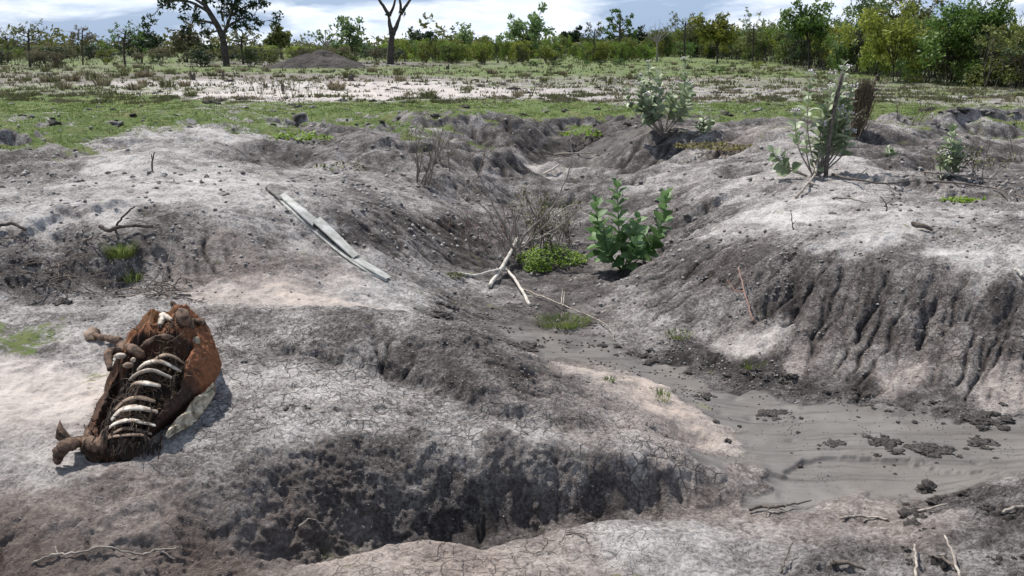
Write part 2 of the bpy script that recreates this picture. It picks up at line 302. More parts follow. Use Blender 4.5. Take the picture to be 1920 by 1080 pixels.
# ---------------------------------------------------------------- soil kinds: (u, v, light, warm, grass, mud, crack, rough)
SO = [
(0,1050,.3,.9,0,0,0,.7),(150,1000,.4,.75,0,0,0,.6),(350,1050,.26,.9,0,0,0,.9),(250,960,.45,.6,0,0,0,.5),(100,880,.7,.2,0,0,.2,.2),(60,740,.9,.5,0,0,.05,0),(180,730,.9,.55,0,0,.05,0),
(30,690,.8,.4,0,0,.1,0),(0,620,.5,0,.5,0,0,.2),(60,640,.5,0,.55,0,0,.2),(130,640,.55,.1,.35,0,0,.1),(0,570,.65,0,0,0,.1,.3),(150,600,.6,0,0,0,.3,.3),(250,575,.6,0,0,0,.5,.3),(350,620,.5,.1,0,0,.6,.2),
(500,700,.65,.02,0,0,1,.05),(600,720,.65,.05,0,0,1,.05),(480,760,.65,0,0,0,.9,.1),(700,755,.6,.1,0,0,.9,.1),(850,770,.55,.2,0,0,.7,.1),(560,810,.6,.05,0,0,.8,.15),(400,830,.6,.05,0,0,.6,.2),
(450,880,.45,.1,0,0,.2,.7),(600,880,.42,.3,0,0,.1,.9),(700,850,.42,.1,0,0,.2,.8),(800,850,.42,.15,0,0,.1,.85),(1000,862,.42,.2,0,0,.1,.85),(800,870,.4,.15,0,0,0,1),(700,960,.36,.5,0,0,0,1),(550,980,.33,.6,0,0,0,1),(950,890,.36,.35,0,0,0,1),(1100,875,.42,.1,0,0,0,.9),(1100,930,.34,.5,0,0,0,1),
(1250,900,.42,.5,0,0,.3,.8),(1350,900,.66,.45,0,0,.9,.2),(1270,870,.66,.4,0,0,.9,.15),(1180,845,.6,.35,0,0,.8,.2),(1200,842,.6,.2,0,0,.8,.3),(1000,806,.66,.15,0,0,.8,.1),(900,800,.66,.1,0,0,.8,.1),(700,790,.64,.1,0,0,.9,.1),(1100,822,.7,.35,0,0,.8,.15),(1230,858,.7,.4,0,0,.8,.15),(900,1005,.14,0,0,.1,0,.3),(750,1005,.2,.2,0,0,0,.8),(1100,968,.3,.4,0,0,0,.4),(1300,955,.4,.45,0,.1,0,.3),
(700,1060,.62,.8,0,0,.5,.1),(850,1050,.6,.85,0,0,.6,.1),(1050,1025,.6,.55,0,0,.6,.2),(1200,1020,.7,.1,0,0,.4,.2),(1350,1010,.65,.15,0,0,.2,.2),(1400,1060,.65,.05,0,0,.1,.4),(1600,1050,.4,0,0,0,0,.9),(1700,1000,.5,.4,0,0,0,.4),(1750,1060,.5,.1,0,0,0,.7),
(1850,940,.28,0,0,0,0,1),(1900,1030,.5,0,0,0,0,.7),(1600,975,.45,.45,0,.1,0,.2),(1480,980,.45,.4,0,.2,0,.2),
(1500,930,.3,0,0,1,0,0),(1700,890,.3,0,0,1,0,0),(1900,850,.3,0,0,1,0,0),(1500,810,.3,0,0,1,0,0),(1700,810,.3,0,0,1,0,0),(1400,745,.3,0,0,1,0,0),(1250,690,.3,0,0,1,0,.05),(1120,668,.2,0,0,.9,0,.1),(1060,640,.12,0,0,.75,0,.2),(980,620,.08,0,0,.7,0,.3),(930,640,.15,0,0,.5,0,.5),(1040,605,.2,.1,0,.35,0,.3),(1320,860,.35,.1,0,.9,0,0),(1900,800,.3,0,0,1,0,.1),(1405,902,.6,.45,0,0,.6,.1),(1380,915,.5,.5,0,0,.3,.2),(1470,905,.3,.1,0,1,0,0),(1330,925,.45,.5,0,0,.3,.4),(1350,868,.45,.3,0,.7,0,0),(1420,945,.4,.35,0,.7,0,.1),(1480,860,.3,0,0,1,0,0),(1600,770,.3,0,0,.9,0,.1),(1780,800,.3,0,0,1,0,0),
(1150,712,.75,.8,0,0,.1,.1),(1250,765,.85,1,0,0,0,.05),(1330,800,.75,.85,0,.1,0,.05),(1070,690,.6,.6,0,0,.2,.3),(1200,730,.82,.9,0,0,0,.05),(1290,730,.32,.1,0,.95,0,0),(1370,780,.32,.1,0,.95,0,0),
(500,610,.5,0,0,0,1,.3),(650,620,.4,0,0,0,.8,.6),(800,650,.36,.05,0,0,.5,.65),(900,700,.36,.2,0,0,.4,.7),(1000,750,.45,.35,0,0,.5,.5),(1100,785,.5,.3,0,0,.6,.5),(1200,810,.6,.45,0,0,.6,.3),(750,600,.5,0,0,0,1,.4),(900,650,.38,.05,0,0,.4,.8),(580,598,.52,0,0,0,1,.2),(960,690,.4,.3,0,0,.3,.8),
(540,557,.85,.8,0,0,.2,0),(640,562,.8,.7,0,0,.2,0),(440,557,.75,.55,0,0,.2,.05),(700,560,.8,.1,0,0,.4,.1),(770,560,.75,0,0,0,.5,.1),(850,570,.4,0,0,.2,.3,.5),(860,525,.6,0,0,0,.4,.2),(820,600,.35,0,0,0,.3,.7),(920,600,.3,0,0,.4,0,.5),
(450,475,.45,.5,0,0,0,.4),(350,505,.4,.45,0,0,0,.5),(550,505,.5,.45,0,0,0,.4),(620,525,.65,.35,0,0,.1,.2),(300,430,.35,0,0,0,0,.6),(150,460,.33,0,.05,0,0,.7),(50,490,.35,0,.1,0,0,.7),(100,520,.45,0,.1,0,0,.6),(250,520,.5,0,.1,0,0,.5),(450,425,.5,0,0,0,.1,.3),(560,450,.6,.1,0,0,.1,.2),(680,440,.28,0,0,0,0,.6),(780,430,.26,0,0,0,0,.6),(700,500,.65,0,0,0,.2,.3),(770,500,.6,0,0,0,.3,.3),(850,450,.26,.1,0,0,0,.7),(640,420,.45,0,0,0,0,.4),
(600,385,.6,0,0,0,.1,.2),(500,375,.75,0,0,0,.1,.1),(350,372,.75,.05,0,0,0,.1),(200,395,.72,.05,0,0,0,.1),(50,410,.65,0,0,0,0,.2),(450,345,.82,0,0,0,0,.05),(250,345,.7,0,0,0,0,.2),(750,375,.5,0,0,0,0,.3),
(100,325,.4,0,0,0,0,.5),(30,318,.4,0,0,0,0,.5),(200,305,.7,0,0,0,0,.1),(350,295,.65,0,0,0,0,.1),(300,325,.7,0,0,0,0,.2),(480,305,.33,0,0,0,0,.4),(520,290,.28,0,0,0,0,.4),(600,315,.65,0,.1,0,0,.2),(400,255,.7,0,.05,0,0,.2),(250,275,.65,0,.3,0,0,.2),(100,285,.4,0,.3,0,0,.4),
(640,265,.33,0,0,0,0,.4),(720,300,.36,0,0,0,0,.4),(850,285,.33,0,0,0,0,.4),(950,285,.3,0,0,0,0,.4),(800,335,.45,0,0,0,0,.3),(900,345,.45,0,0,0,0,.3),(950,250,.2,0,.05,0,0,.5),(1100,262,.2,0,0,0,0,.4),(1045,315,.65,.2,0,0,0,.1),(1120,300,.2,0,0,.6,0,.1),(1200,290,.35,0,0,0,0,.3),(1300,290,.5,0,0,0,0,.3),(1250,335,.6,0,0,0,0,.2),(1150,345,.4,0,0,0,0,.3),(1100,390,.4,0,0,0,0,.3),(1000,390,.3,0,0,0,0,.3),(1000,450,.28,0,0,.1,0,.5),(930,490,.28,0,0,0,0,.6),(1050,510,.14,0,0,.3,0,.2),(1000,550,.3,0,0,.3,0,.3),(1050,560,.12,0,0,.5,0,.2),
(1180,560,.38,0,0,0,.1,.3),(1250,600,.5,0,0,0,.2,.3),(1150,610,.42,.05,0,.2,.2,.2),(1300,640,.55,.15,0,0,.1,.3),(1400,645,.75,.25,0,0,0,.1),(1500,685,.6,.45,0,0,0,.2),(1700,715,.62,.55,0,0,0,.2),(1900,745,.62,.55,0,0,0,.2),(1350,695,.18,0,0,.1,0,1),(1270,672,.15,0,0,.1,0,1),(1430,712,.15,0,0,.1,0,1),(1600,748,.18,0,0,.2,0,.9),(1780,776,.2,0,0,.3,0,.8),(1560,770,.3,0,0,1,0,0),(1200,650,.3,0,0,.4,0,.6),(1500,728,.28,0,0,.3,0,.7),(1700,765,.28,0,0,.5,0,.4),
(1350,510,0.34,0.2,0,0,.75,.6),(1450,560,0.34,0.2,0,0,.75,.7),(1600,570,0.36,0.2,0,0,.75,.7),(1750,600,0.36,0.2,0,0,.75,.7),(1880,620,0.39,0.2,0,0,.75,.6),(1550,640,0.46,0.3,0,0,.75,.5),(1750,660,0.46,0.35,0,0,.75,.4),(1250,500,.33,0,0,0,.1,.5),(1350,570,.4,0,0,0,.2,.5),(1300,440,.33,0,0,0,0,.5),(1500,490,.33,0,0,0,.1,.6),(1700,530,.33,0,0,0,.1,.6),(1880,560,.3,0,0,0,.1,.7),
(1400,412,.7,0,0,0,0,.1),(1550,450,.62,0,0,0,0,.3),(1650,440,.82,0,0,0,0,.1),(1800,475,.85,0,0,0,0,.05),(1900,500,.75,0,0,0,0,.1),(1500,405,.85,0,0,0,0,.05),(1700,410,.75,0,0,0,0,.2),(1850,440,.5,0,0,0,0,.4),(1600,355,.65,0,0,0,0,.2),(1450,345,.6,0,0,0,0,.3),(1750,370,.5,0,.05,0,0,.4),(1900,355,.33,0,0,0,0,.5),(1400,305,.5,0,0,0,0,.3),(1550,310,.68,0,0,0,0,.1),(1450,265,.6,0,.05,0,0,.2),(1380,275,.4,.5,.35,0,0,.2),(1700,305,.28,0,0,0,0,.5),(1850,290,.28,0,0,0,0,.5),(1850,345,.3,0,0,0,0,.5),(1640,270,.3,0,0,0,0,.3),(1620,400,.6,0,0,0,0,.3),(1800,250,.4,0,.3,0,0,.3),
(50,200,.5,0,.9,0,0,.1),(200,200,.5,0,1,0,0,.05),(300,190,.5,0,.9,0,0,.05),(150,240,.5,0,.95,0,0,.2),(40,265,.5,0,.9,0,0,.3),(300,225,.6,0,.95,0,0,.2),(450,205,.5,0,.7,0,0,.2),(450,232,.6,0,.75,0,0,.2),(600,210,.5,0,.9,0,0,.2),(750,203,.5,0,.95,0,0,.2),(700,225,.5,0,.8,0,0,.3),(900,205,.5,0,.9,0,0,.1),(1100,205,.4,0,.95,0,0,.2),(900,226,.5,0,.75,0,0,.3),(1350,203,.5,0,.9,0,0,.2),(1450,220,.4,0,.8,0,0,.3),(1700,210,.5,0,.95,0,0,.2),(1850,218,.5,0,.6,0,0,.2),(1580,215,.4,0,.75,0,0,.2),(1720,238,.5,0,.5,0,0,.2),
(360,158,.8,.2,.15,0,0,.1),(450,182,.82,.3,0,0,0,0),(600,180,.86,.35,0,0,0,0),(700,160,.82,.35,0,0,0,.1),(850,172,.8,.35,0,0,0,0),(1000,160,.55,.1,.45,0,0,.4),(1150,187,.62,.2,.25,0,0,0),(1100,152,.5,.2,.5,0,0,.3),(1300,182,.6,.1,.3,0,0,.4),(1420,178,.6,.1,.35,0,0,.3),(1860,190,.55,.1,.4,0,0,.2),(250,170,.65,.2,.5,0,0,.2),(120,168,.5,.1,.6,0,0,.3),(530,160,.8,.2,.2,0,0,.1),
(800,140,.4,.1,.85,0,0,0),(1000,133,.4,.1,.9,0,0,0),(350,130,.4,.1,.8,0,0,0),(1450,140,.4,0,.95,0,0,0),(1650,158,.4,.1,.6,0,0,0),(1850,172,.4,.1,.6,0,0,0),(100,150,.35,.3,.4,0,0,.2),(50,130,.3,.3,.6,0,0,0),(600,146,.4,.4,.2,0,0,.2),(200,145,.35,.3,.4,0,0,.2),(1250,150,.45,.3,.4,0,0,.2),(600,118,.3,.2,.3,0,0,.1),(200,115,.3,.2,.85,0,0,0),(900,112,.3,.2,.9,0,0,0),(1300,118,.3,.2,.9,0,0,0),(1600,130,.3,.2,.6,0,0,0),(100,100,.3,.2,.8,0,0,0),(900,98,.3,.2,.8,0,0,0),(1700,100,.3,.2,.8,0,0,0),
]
def soil_fields():
    Q = []
    for s in SO:
        g = ground(s[0], s[1]); Q.append((g.x / g.y, math.log(g.y)) + tuple(s[2:]))
    Q = np.array(Q)
    ca2 = np.linspace(-1.62, 1.62, 420); cb2 = np.arange(bg_[0] - .02, math.log(200), 0.009)
    a2, b2 = np.meshgrid(ca2, cb2); out = []
    wx = np.exp(b2) * 0 + a2 * 9; wy = b2 * 9
    aw = a2 + .022 * fbm(wx * 1.7, wy * 1.7, 3, 50); bw = b2 + .022 * fbm(wx * 1.7, wy * 1.7, 3, 60)
    num = np.zeros((6,) + a2.shape); den = np.zeros(a2.shape)
    for q in Q:
        d2 = (aw - q[0]) ** 2 + ((bw - q[1])) ** 2 + 0.006 ** 2
        w = 1 / d2 ** 2.0; den += w
        for k in range(6): num[k] += w * q[2 + k]
    return ca2, cb2, num / den
ca2, cb2, SF = soil_fields()
def bil2(Zm, a, b):
    fa = np.clip((a - ca2[0]) / (ca2[1] - ca2[0]), 0, len(ca2) - 1.001); fb = np.clip((b - cb2[0]) / (cb2[1] - cb2[0]), 0, len(cb2) - 1.001)
    i = fb.astype(int); j = fa.astype(int); s = fb - i; t = fa - j
    return Zm[i, j] * (1 - s) * (1 - t) + Zm[i + 1, j] * s * (1 - t) + Zm[i, j + 1] * (1 - s) * t + Zm[i + 1, j + 1] * s * t
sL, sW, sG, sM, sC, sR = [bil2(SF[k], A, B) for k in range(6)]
# ---------------------------------------------------------------- medium relief, erosion rills
dry = 1 - sM
nearw = sstep(math.log(60), math.log(14), B)
rid = 1 - 2 * np.abs(vnoise(X * 2.6 + .3 * vnoise(X * 5, Y * 5, 4), Y * 2.6, 14))
Z = Z + dry * nearw * (1 - .6 * sC) * .016 * rid
Z = Z + dry * nearw * (0.035 * fbm(X * 1.1, Y * 1.1, 4, 3) + 0.018 * (0.3 + sR) * fbm(X * 5, Y * 5, 4, 9))
Z = Z + (1 - nearw) * 0.10 * fbm(X * .15, Y * .15, 4, 5)
Z = Z + sM * 0.008 * fbm(X * 2.2, Y * 2.2, 3, 71)
def erode(Zs, Ys, k1, iters):
    nR, nC = Zs.shape; cell = Ys * DEL
    flow_last = None
    for it in range(iters):
        Zp = np.pad(Zs, 1, mode='edge'); best = np.zeros(Zs.shape); rec = np.arange(nR * nC).reshape(nR, nC).copy()
        idx = np.arange(nR * nC).reshape(nR, nC); idp = np.pad(idx, 1, mode='edge')
        for dr in (-1, 0, 1):
            for dc in (-1, 0, 1):
                if dr == 0 and dc == 0: continue
                dist = cell * math.hypot(dr, dc)
                s = (Zs - Zp[1 + dr:1 + dr + nR, 1 + dc:1 + dc + nC]) / dist
                m = s > best
                best = np.where(m, s, best); rec = np.where(m, idp[1 + dr:1 + dr + nR, 1 + dc:1 + dc + nC], rec)
        order = np.argsort(-Zs.ravel(), kind='stable').tolist(); rl = rec.ravel().tolist(); acc = (cell ** 2).ravel().tolist()
        for c in order:
            r = rl[c]
            if r != c: acc[r] += acc[c]
        acc = np.array(acc).reshape(nR, nC)
        fl = np.sqrt(acc) ; flow_last = acc
        cut = k1 * np.minimum(np.clip(fl - .035 * (Ys / 5) ** .5, 0, 9) / 0.16, 1.5) * np.clip(best, 0, .9) / (0.25 + best) * dry[r0:r1, c0:c1]
        cut = blur(cut * np.maximum(1, Ys / 6) ** .8, 1)
        Zs = Zs - cut
        Zs = Zs * .8 + blur(Zs, 1) * .2
    return Zs, flow_last
core = (slice(r0, r1), slice(c0, c1))
sc_ = np.minimum(1, (5 / Y[core]) ** .6)
rough0 = 0.018 * fbm(X[core] * 6 * 1.0, Y[core] * 6, 3, 21) / sc_ * (1 - .7 * sC[core])
Zc = Z[core] + rough0 * dry[core]
Zc0 = Zc.copy()
Zc, acc = erode(Zc, Y[core], 0.015, 6)
edge = sstep(0.70, 0.66, np.abs(A[core])) * sstep(0, .05, B[core] - B0) * sstep(0, .1, B1 - B[core])
amt = (0.25 + 0.75 * sstep(.66, .42, sL[core])) * (1 - .8 * sstep(.5, 1, sR[core]) * (Y[core] < 4.3))
delta = (Zc - Zc0) * edge * amt
Z[core] = Z[core] + delta
rill = np.zeros(Z.shape); rill[core] = np.clip(-delta / 0.05, 0, 1)
# ---------------------------------------------------------------- crumbs and cracks in the surface itself
wxx = X + .03 * fbm(X * 9, Y * 9, 2, 31); wyy = Y + .03 * fbm(X * 9, Y * 9, 2, 41)
f1, f2, cid = worley(wxx / .045, (wyy + Z * .8) / .045, 5)
g1, g2, gid = worley(wxx / .11, (wyy + Z * .8) / .11, 15)
nr = sstep(math.log(14), math.log(7), B)
tb = 0; a_ = 1.0; fx_, fy_ = wxx * 7, (wyy + Z * .8) * 7
for k in range(5): tb = tb + a_ * (.42 - np.abs(vnoise(fx_, fy_, 150 + k))) * (1 if k % 2 else -1.1); a_ *= .62; fx_ = fx_ * 2.1 + 3.3; fy_ = fy_ * 2.1 + 7.7
lump = (0.5 - f1) * (cid ** 3) * .016 + (0.45 - g1) * (gid ** 2) * .034 + tb * .032
rgh = np.clip((sR + .25 * vnoise(X * 3.1, Y * 3.1, 77)) - .25, 0, 1) ** 1.4
Zsm = Z.copy()
dispN = rgh * lump * (.25 + .75 * nr)
dispN += rgh * nr * .012 * vnoise(wxx / .022, (wyy + Z * .8) / .022, 33)
h1, h2, hid = worley(wxx / .10, wyy / .10, 25)
crk = np.clip(1 - (h2 - h1) / .14, 0, 1) * np.clip(sC + .4 * vnoise(X * 2.3, Y * 2.3, 88), 0, 1) * nr * dry
dispN -= crk * .010
ca_, sa_ = math.cos(-.42), math.sin(-.42); xr = X * ca_ + Y * sa_; yr = -X * sa_ + Y * ca_
dispN += sM * (.0045 * vnoise(xr * 1.6, yr * 14, 181) + .003 * vnoise(xr * 5, yr * 30, 182))
p1_, p2_, pid = worley(X / .16, Y / .16, 191)
dispN -= sM * (pid > .82) * .016 * np.exp(-(p1_ / .22) ** 2) * (vnoise(X * .9, Y * .9, 192) > .05)
tuf = np.clip(1 - sC * .8, 0, 1) * dry
dispN += dry * .004 * vnoise(X * 30, Y * 30, 91) * nr + dry * .007 * vnoise(X * 11, Y * 11, 92) + tuf * .011 * (1 - 2.2 * np.abs(vnoise(X * 7, Y * 7, 96))) * nearw + tuf * .006 * np.abs(vnoise(X * 17, Y * 17, 97)) * nearw
dispN += (1 - nr) * np.clip(sR, 0, 1) * .05 * np.clip(vnoise(X * 1.6, Y * 1.6, 93), 0, 1)
# move along the normal of the smooth land so steep banks get overhanging crumbs
def grads(Zz):
    dZa = np.gradient(Zz, axis=1); dXa = np.gradient(X, axis=1)
    zx = dZa / dXa
    dZb = np.gradient(Zz, axis=0); dYb = np.gradient(Y, axis=0); dXb = np.gradient(X, axis=0)
    zy = (dZb - zx * dXb) / dYb
    return zx, zy
zx, zy = grads(blur(Zsm, 3)); nl = np.sqrt(1 + zx * zx + zy * zy)
VX = X - zx / nl * dispN; VY = Y - zy / nl * dispN; VZ = Z + dispN / nl
Z = Z + dispN * nl * .6
slope = np.hypot(zx, zy)
# ---------------------------------------------------------------- mesh helpers
def fast_mesh(name, co, quads=None, tris=None, smooth=True):
    me = bpy.data.meshes.new(name); co = np.asarray(co, dtype=np.float32)
    nq = 0 if quads is None else len(quads); nt_ = 0 if tris is None else len(tris)
    me.vertices.add(len(co)); me.vertices.foreach_set('co', co.ravel())
    loops = []
    if nq: loops.append(np.asarray(quads, dtype=np.int32).ravel())
    if nt_: loops.append(np.asarray(tris, dtype=np.int32).ravel())
    lp = np.concatenate(loops); me.loops.add(len(lp)); me.loops.foreach_set('vertex_index', lp)
    me.polygons.add(nq + nt_)
    st = np.concatenate([np.arange(nq) * 4, nq * 4 + np.arange(nt_) * 3]).astype(np.int32)
    me.polygons.foreach_set('loop_start', st)
    me.polygons.foreach_set('use_smooth', np.full(nq + nt_, smooth))
    me.update(calc_edges=True); me.validate()
    return me
def vattr(me, name, arr):
    at = me.attributes.new(name, 'FLOAT_COLOR', 'POINT'); n = len(me.vertices)
    d = np.ones((n, 4), dtype=np.float32); arr = np.asarray(arr)
    if arr.ndim == 1: d[:, 0] = d[:, 1] = d[:, 2] = arr
    else: d[:, :arr.shape[1]] = arr
    at.data.foreach_set('color', d.ravel())
def tag(o, label=None, cat=None, group=None, kind=None):
    if label: o['label'] = label
    if cat: o['category'] = cat
    if group: o['group'] = group
    if kind: o['kind'] = kind
    return o
def link(name, me, m, parent=None):
    o = bpy.data.objects.new(name, me); C.objects.link(o)
    if m: me.materials.clear(); me.materials.append(m)
    if parent: o.parent = parent
    return o
def empty(name, loc, label=None, cat=None, group=None, rz=0, sc=1):
    o = bpy.data.objects.new(name, None); C.objects.link(o); o.location = loc; o.rotation_euler = (0, 0, rz); o.empty_display_size = .1
    if sc != 1: o.scale = (sc, sc, sc)
    return tag(o, label, cat, group)
class MB:
    def __init__(s): s.v = []; s.q = []; s.t = []; s.c = []; s.n = 0
    def add(s, v, q=None, t=None, c=None):
        v = np.asarray(v, dtype=float); s.v.append(v)
        if q is not None and len(q): s.q.append(np.asarray(q) + s.n)
        if t is not None and len(t): s.t.append(np.asarray(t) + s.n)
        s.c.append(np.full(len(v), .5) if c is None else np.broadcast_to(np.asarray(c, dtype=float), (len(v),)))
        s.n += len(v)
    def tube(s, pts, rad, n=6, c=None, flat=1.0, cap=True, wob=0, up=None):
        pts = [Vector(p) for p in pts]; m = len(pts)
        if not hasattr(rad, '__len__'): rad = [rad] * m
        vs = []; prev = None
        for i, p in enumerate(pts):
            d = (pts[min(i + 1, m - 1)] - pts[max(i - 1, 0)]).normalized()
            if prev is None:
                r = up if up is not None else (Vector((0, 0, 1)) if abs(d.z) < .9 else Vector((1, 0, 0)))
            else: r = prev
            a = (r - d * r.dot(d)).normalized(); prev = a; b = d.cross(a)
            for k in range(n):
                th = 2 * math.pi * k / n; w = 1 + (random.uniform(-wob, wob) if wob else 0)
                vs.append(p + (a * math.cos(th) * rad[i] * flat + b * math.sin(th) * rad[i]) * w)
        q = [(i * n + k, i * n + (k + 1) % n, (i + 1) * n + (k + 1) % n, (i + 1) * n + k) for i in range(m - 1) for k in range(n)]
        t = []
        if cap:
            vs.append(pts[0]); vs.append(pts[-1]); a0 = m * n
            t = [(a0, (k + 1) % n, k) for k in range(n)] + [(a0 + 1, (m - 1) * n + k, (m - 1) * n + (k + 1) % n) for k in range(n)]
        s.add([tuple(v) for v in vs], q, t, c)
    def mesh(s, name, smooth=True):
        me = fast_mesh(name, np.concatenate(s.v), np.concatenate(s.q) if s.q else None, np.concatenate(s.t) if s.t else None, smooth)
        vattr(me, 'tint', np.concatenate(s.c)); return me
    def build(s, name, m, parent=None, smooth=True):
        return link(name, s.mesh(name, smooth), m, parent)
# ---------------------------------------------------------------- materials
def newmat(name):
    m = bpy.data.materials.new(name); m.use_nodes = True; t = m.node_tree; t.nodes.clear()
    out = nn(t, 'ShaderNodeOutputMaterial'); b = nn(t, 'ShaderNodeBsdfPrincipled')
    t.links.new(b.outputs[0], out.inputs[0]); return m, t, b, out
def mixc(t, f, a, b, mode='MIX'):
    n = nn(t, 'ShaderNodeMix', data_type='RGBA', blend_type=mode)
    for k, x in ((0, f), (6, a), (7, b)):
        if hasattr(x, 'links'): t.links.new(x, n.inputs[k])
        else: n.inputs[k].default_value = (tuple(x) + (1,) if k else x)
    return n.outputs[2]
def mth(t, op, a, b=None, c=None, clamp=False):
    n = nn(t, 'ShaderNodeMath', operation=op, use_clamp=clamp)
    for k, x in enumerate((a, b, c)):
        if x is None: continue
        if hasattr(x, 'links'): t.links.new(x, n.inputs[k])
        else: n.inputs[k].default_value = x
    return n.outputs[0]
def mrange(t, x, a, b, c=0, d=1):
    n = nn(t, 'ShaderNodeMapRange', in_1=a, in_2=b, in_3=c, in_4=d); t.links.new(x, n.inputs[0]); return n.outputs[0]
def noise(t, vec, sc, det=5, ro=.55, dist=0.0):
    n = nn(t, 'ShaderNodeTexNoise', in_Scale=sc, in_Detail=det, in_Roughness=ro, in_Distortion=dist)
    if vec is not None: t.links.new(vec, n.inputs['Vector'])
    return n.outputs[0]
def simple(name, c1, c2, sc=12, rough=.85, bump=.3, bdist=.004, tint=0.0, trans=0.0, coord='Object', objvar=0.0, spec=.3, det=5, stretch=None):
    m, t, b, out = newmat(name); co = nn(t, 'ShaderNodeTexCoord').outputs[coord]
    if stretch:
        mp = nn(t, 'ShaderNodeMapping'); mp.inputs['Scale'].default_value = stretch; t.links.new(co, mp.inputs[0]); co = mp.outputs[0]
    n = noise(t, co, sc, det)
    f = mrange(t, n, .35, .65)
    if tint:
        at = nn(t, 'ShaderNodeAttribute', attribute_name='tint')
        f = mth(t, 'ADD', mth(t, 'MULTIPLY', f, 1 - tint), mth(t, 'MULTIPLY', at.outputs['Fac'], tint))
    col = mixc(t, f, c1, c2)
    if objvar:
        oi = nn(t, 'ShaderNodeObjectInfo'); hs = nn(t, 'ShaderNodeHueSaturation')
        t.links.new(mrange(t, oi.outputs['Random'], 0, 1, .5 - objvar * .05, .5 + objvar * .12), hs.inputs['Hue'])
        t.links.new(mrange(t, mth(t, 'FRACT', mth(t, 'MULTIPLY', oi.outputs['Random'], 7.3)), 0, 1, 1 - objvar, 1 + objvar), hs.inputs['Value'])
        t.links.new(col, hs.inputs['Color']); col = hs.outputs[0]
    t.links.new(col, b.inputs['Base Color']); b.inputs['Roughness'].default_value = rough; b.inputs['Specular IOR Level'].default_value = spec
    if bump:
        bp = nn(t, 'ShaderNodeBump', in_Strength=bump, in_Distance=bdist); t.links.new(noise(t, co, sc * 3, 6, .65), bp.inputs['Height']); t.links.new(bp.outputs[0], b.inputs['Normal'])
    if trans:
        tr = nn(t, 'ShaderNodeBsdfTranslucent'); t.links.new(col, tr.inputs[0]); ms = nn(t, 'ShaderNodeMixShader', in_0=trans)
        t.links.new(b.outputs[0], ms.inputs[1]); t.links.new(tr.outputs[0], ms.inputs[2]); t.links.new(ms.outputs[0], out.inputs[0])
    return m
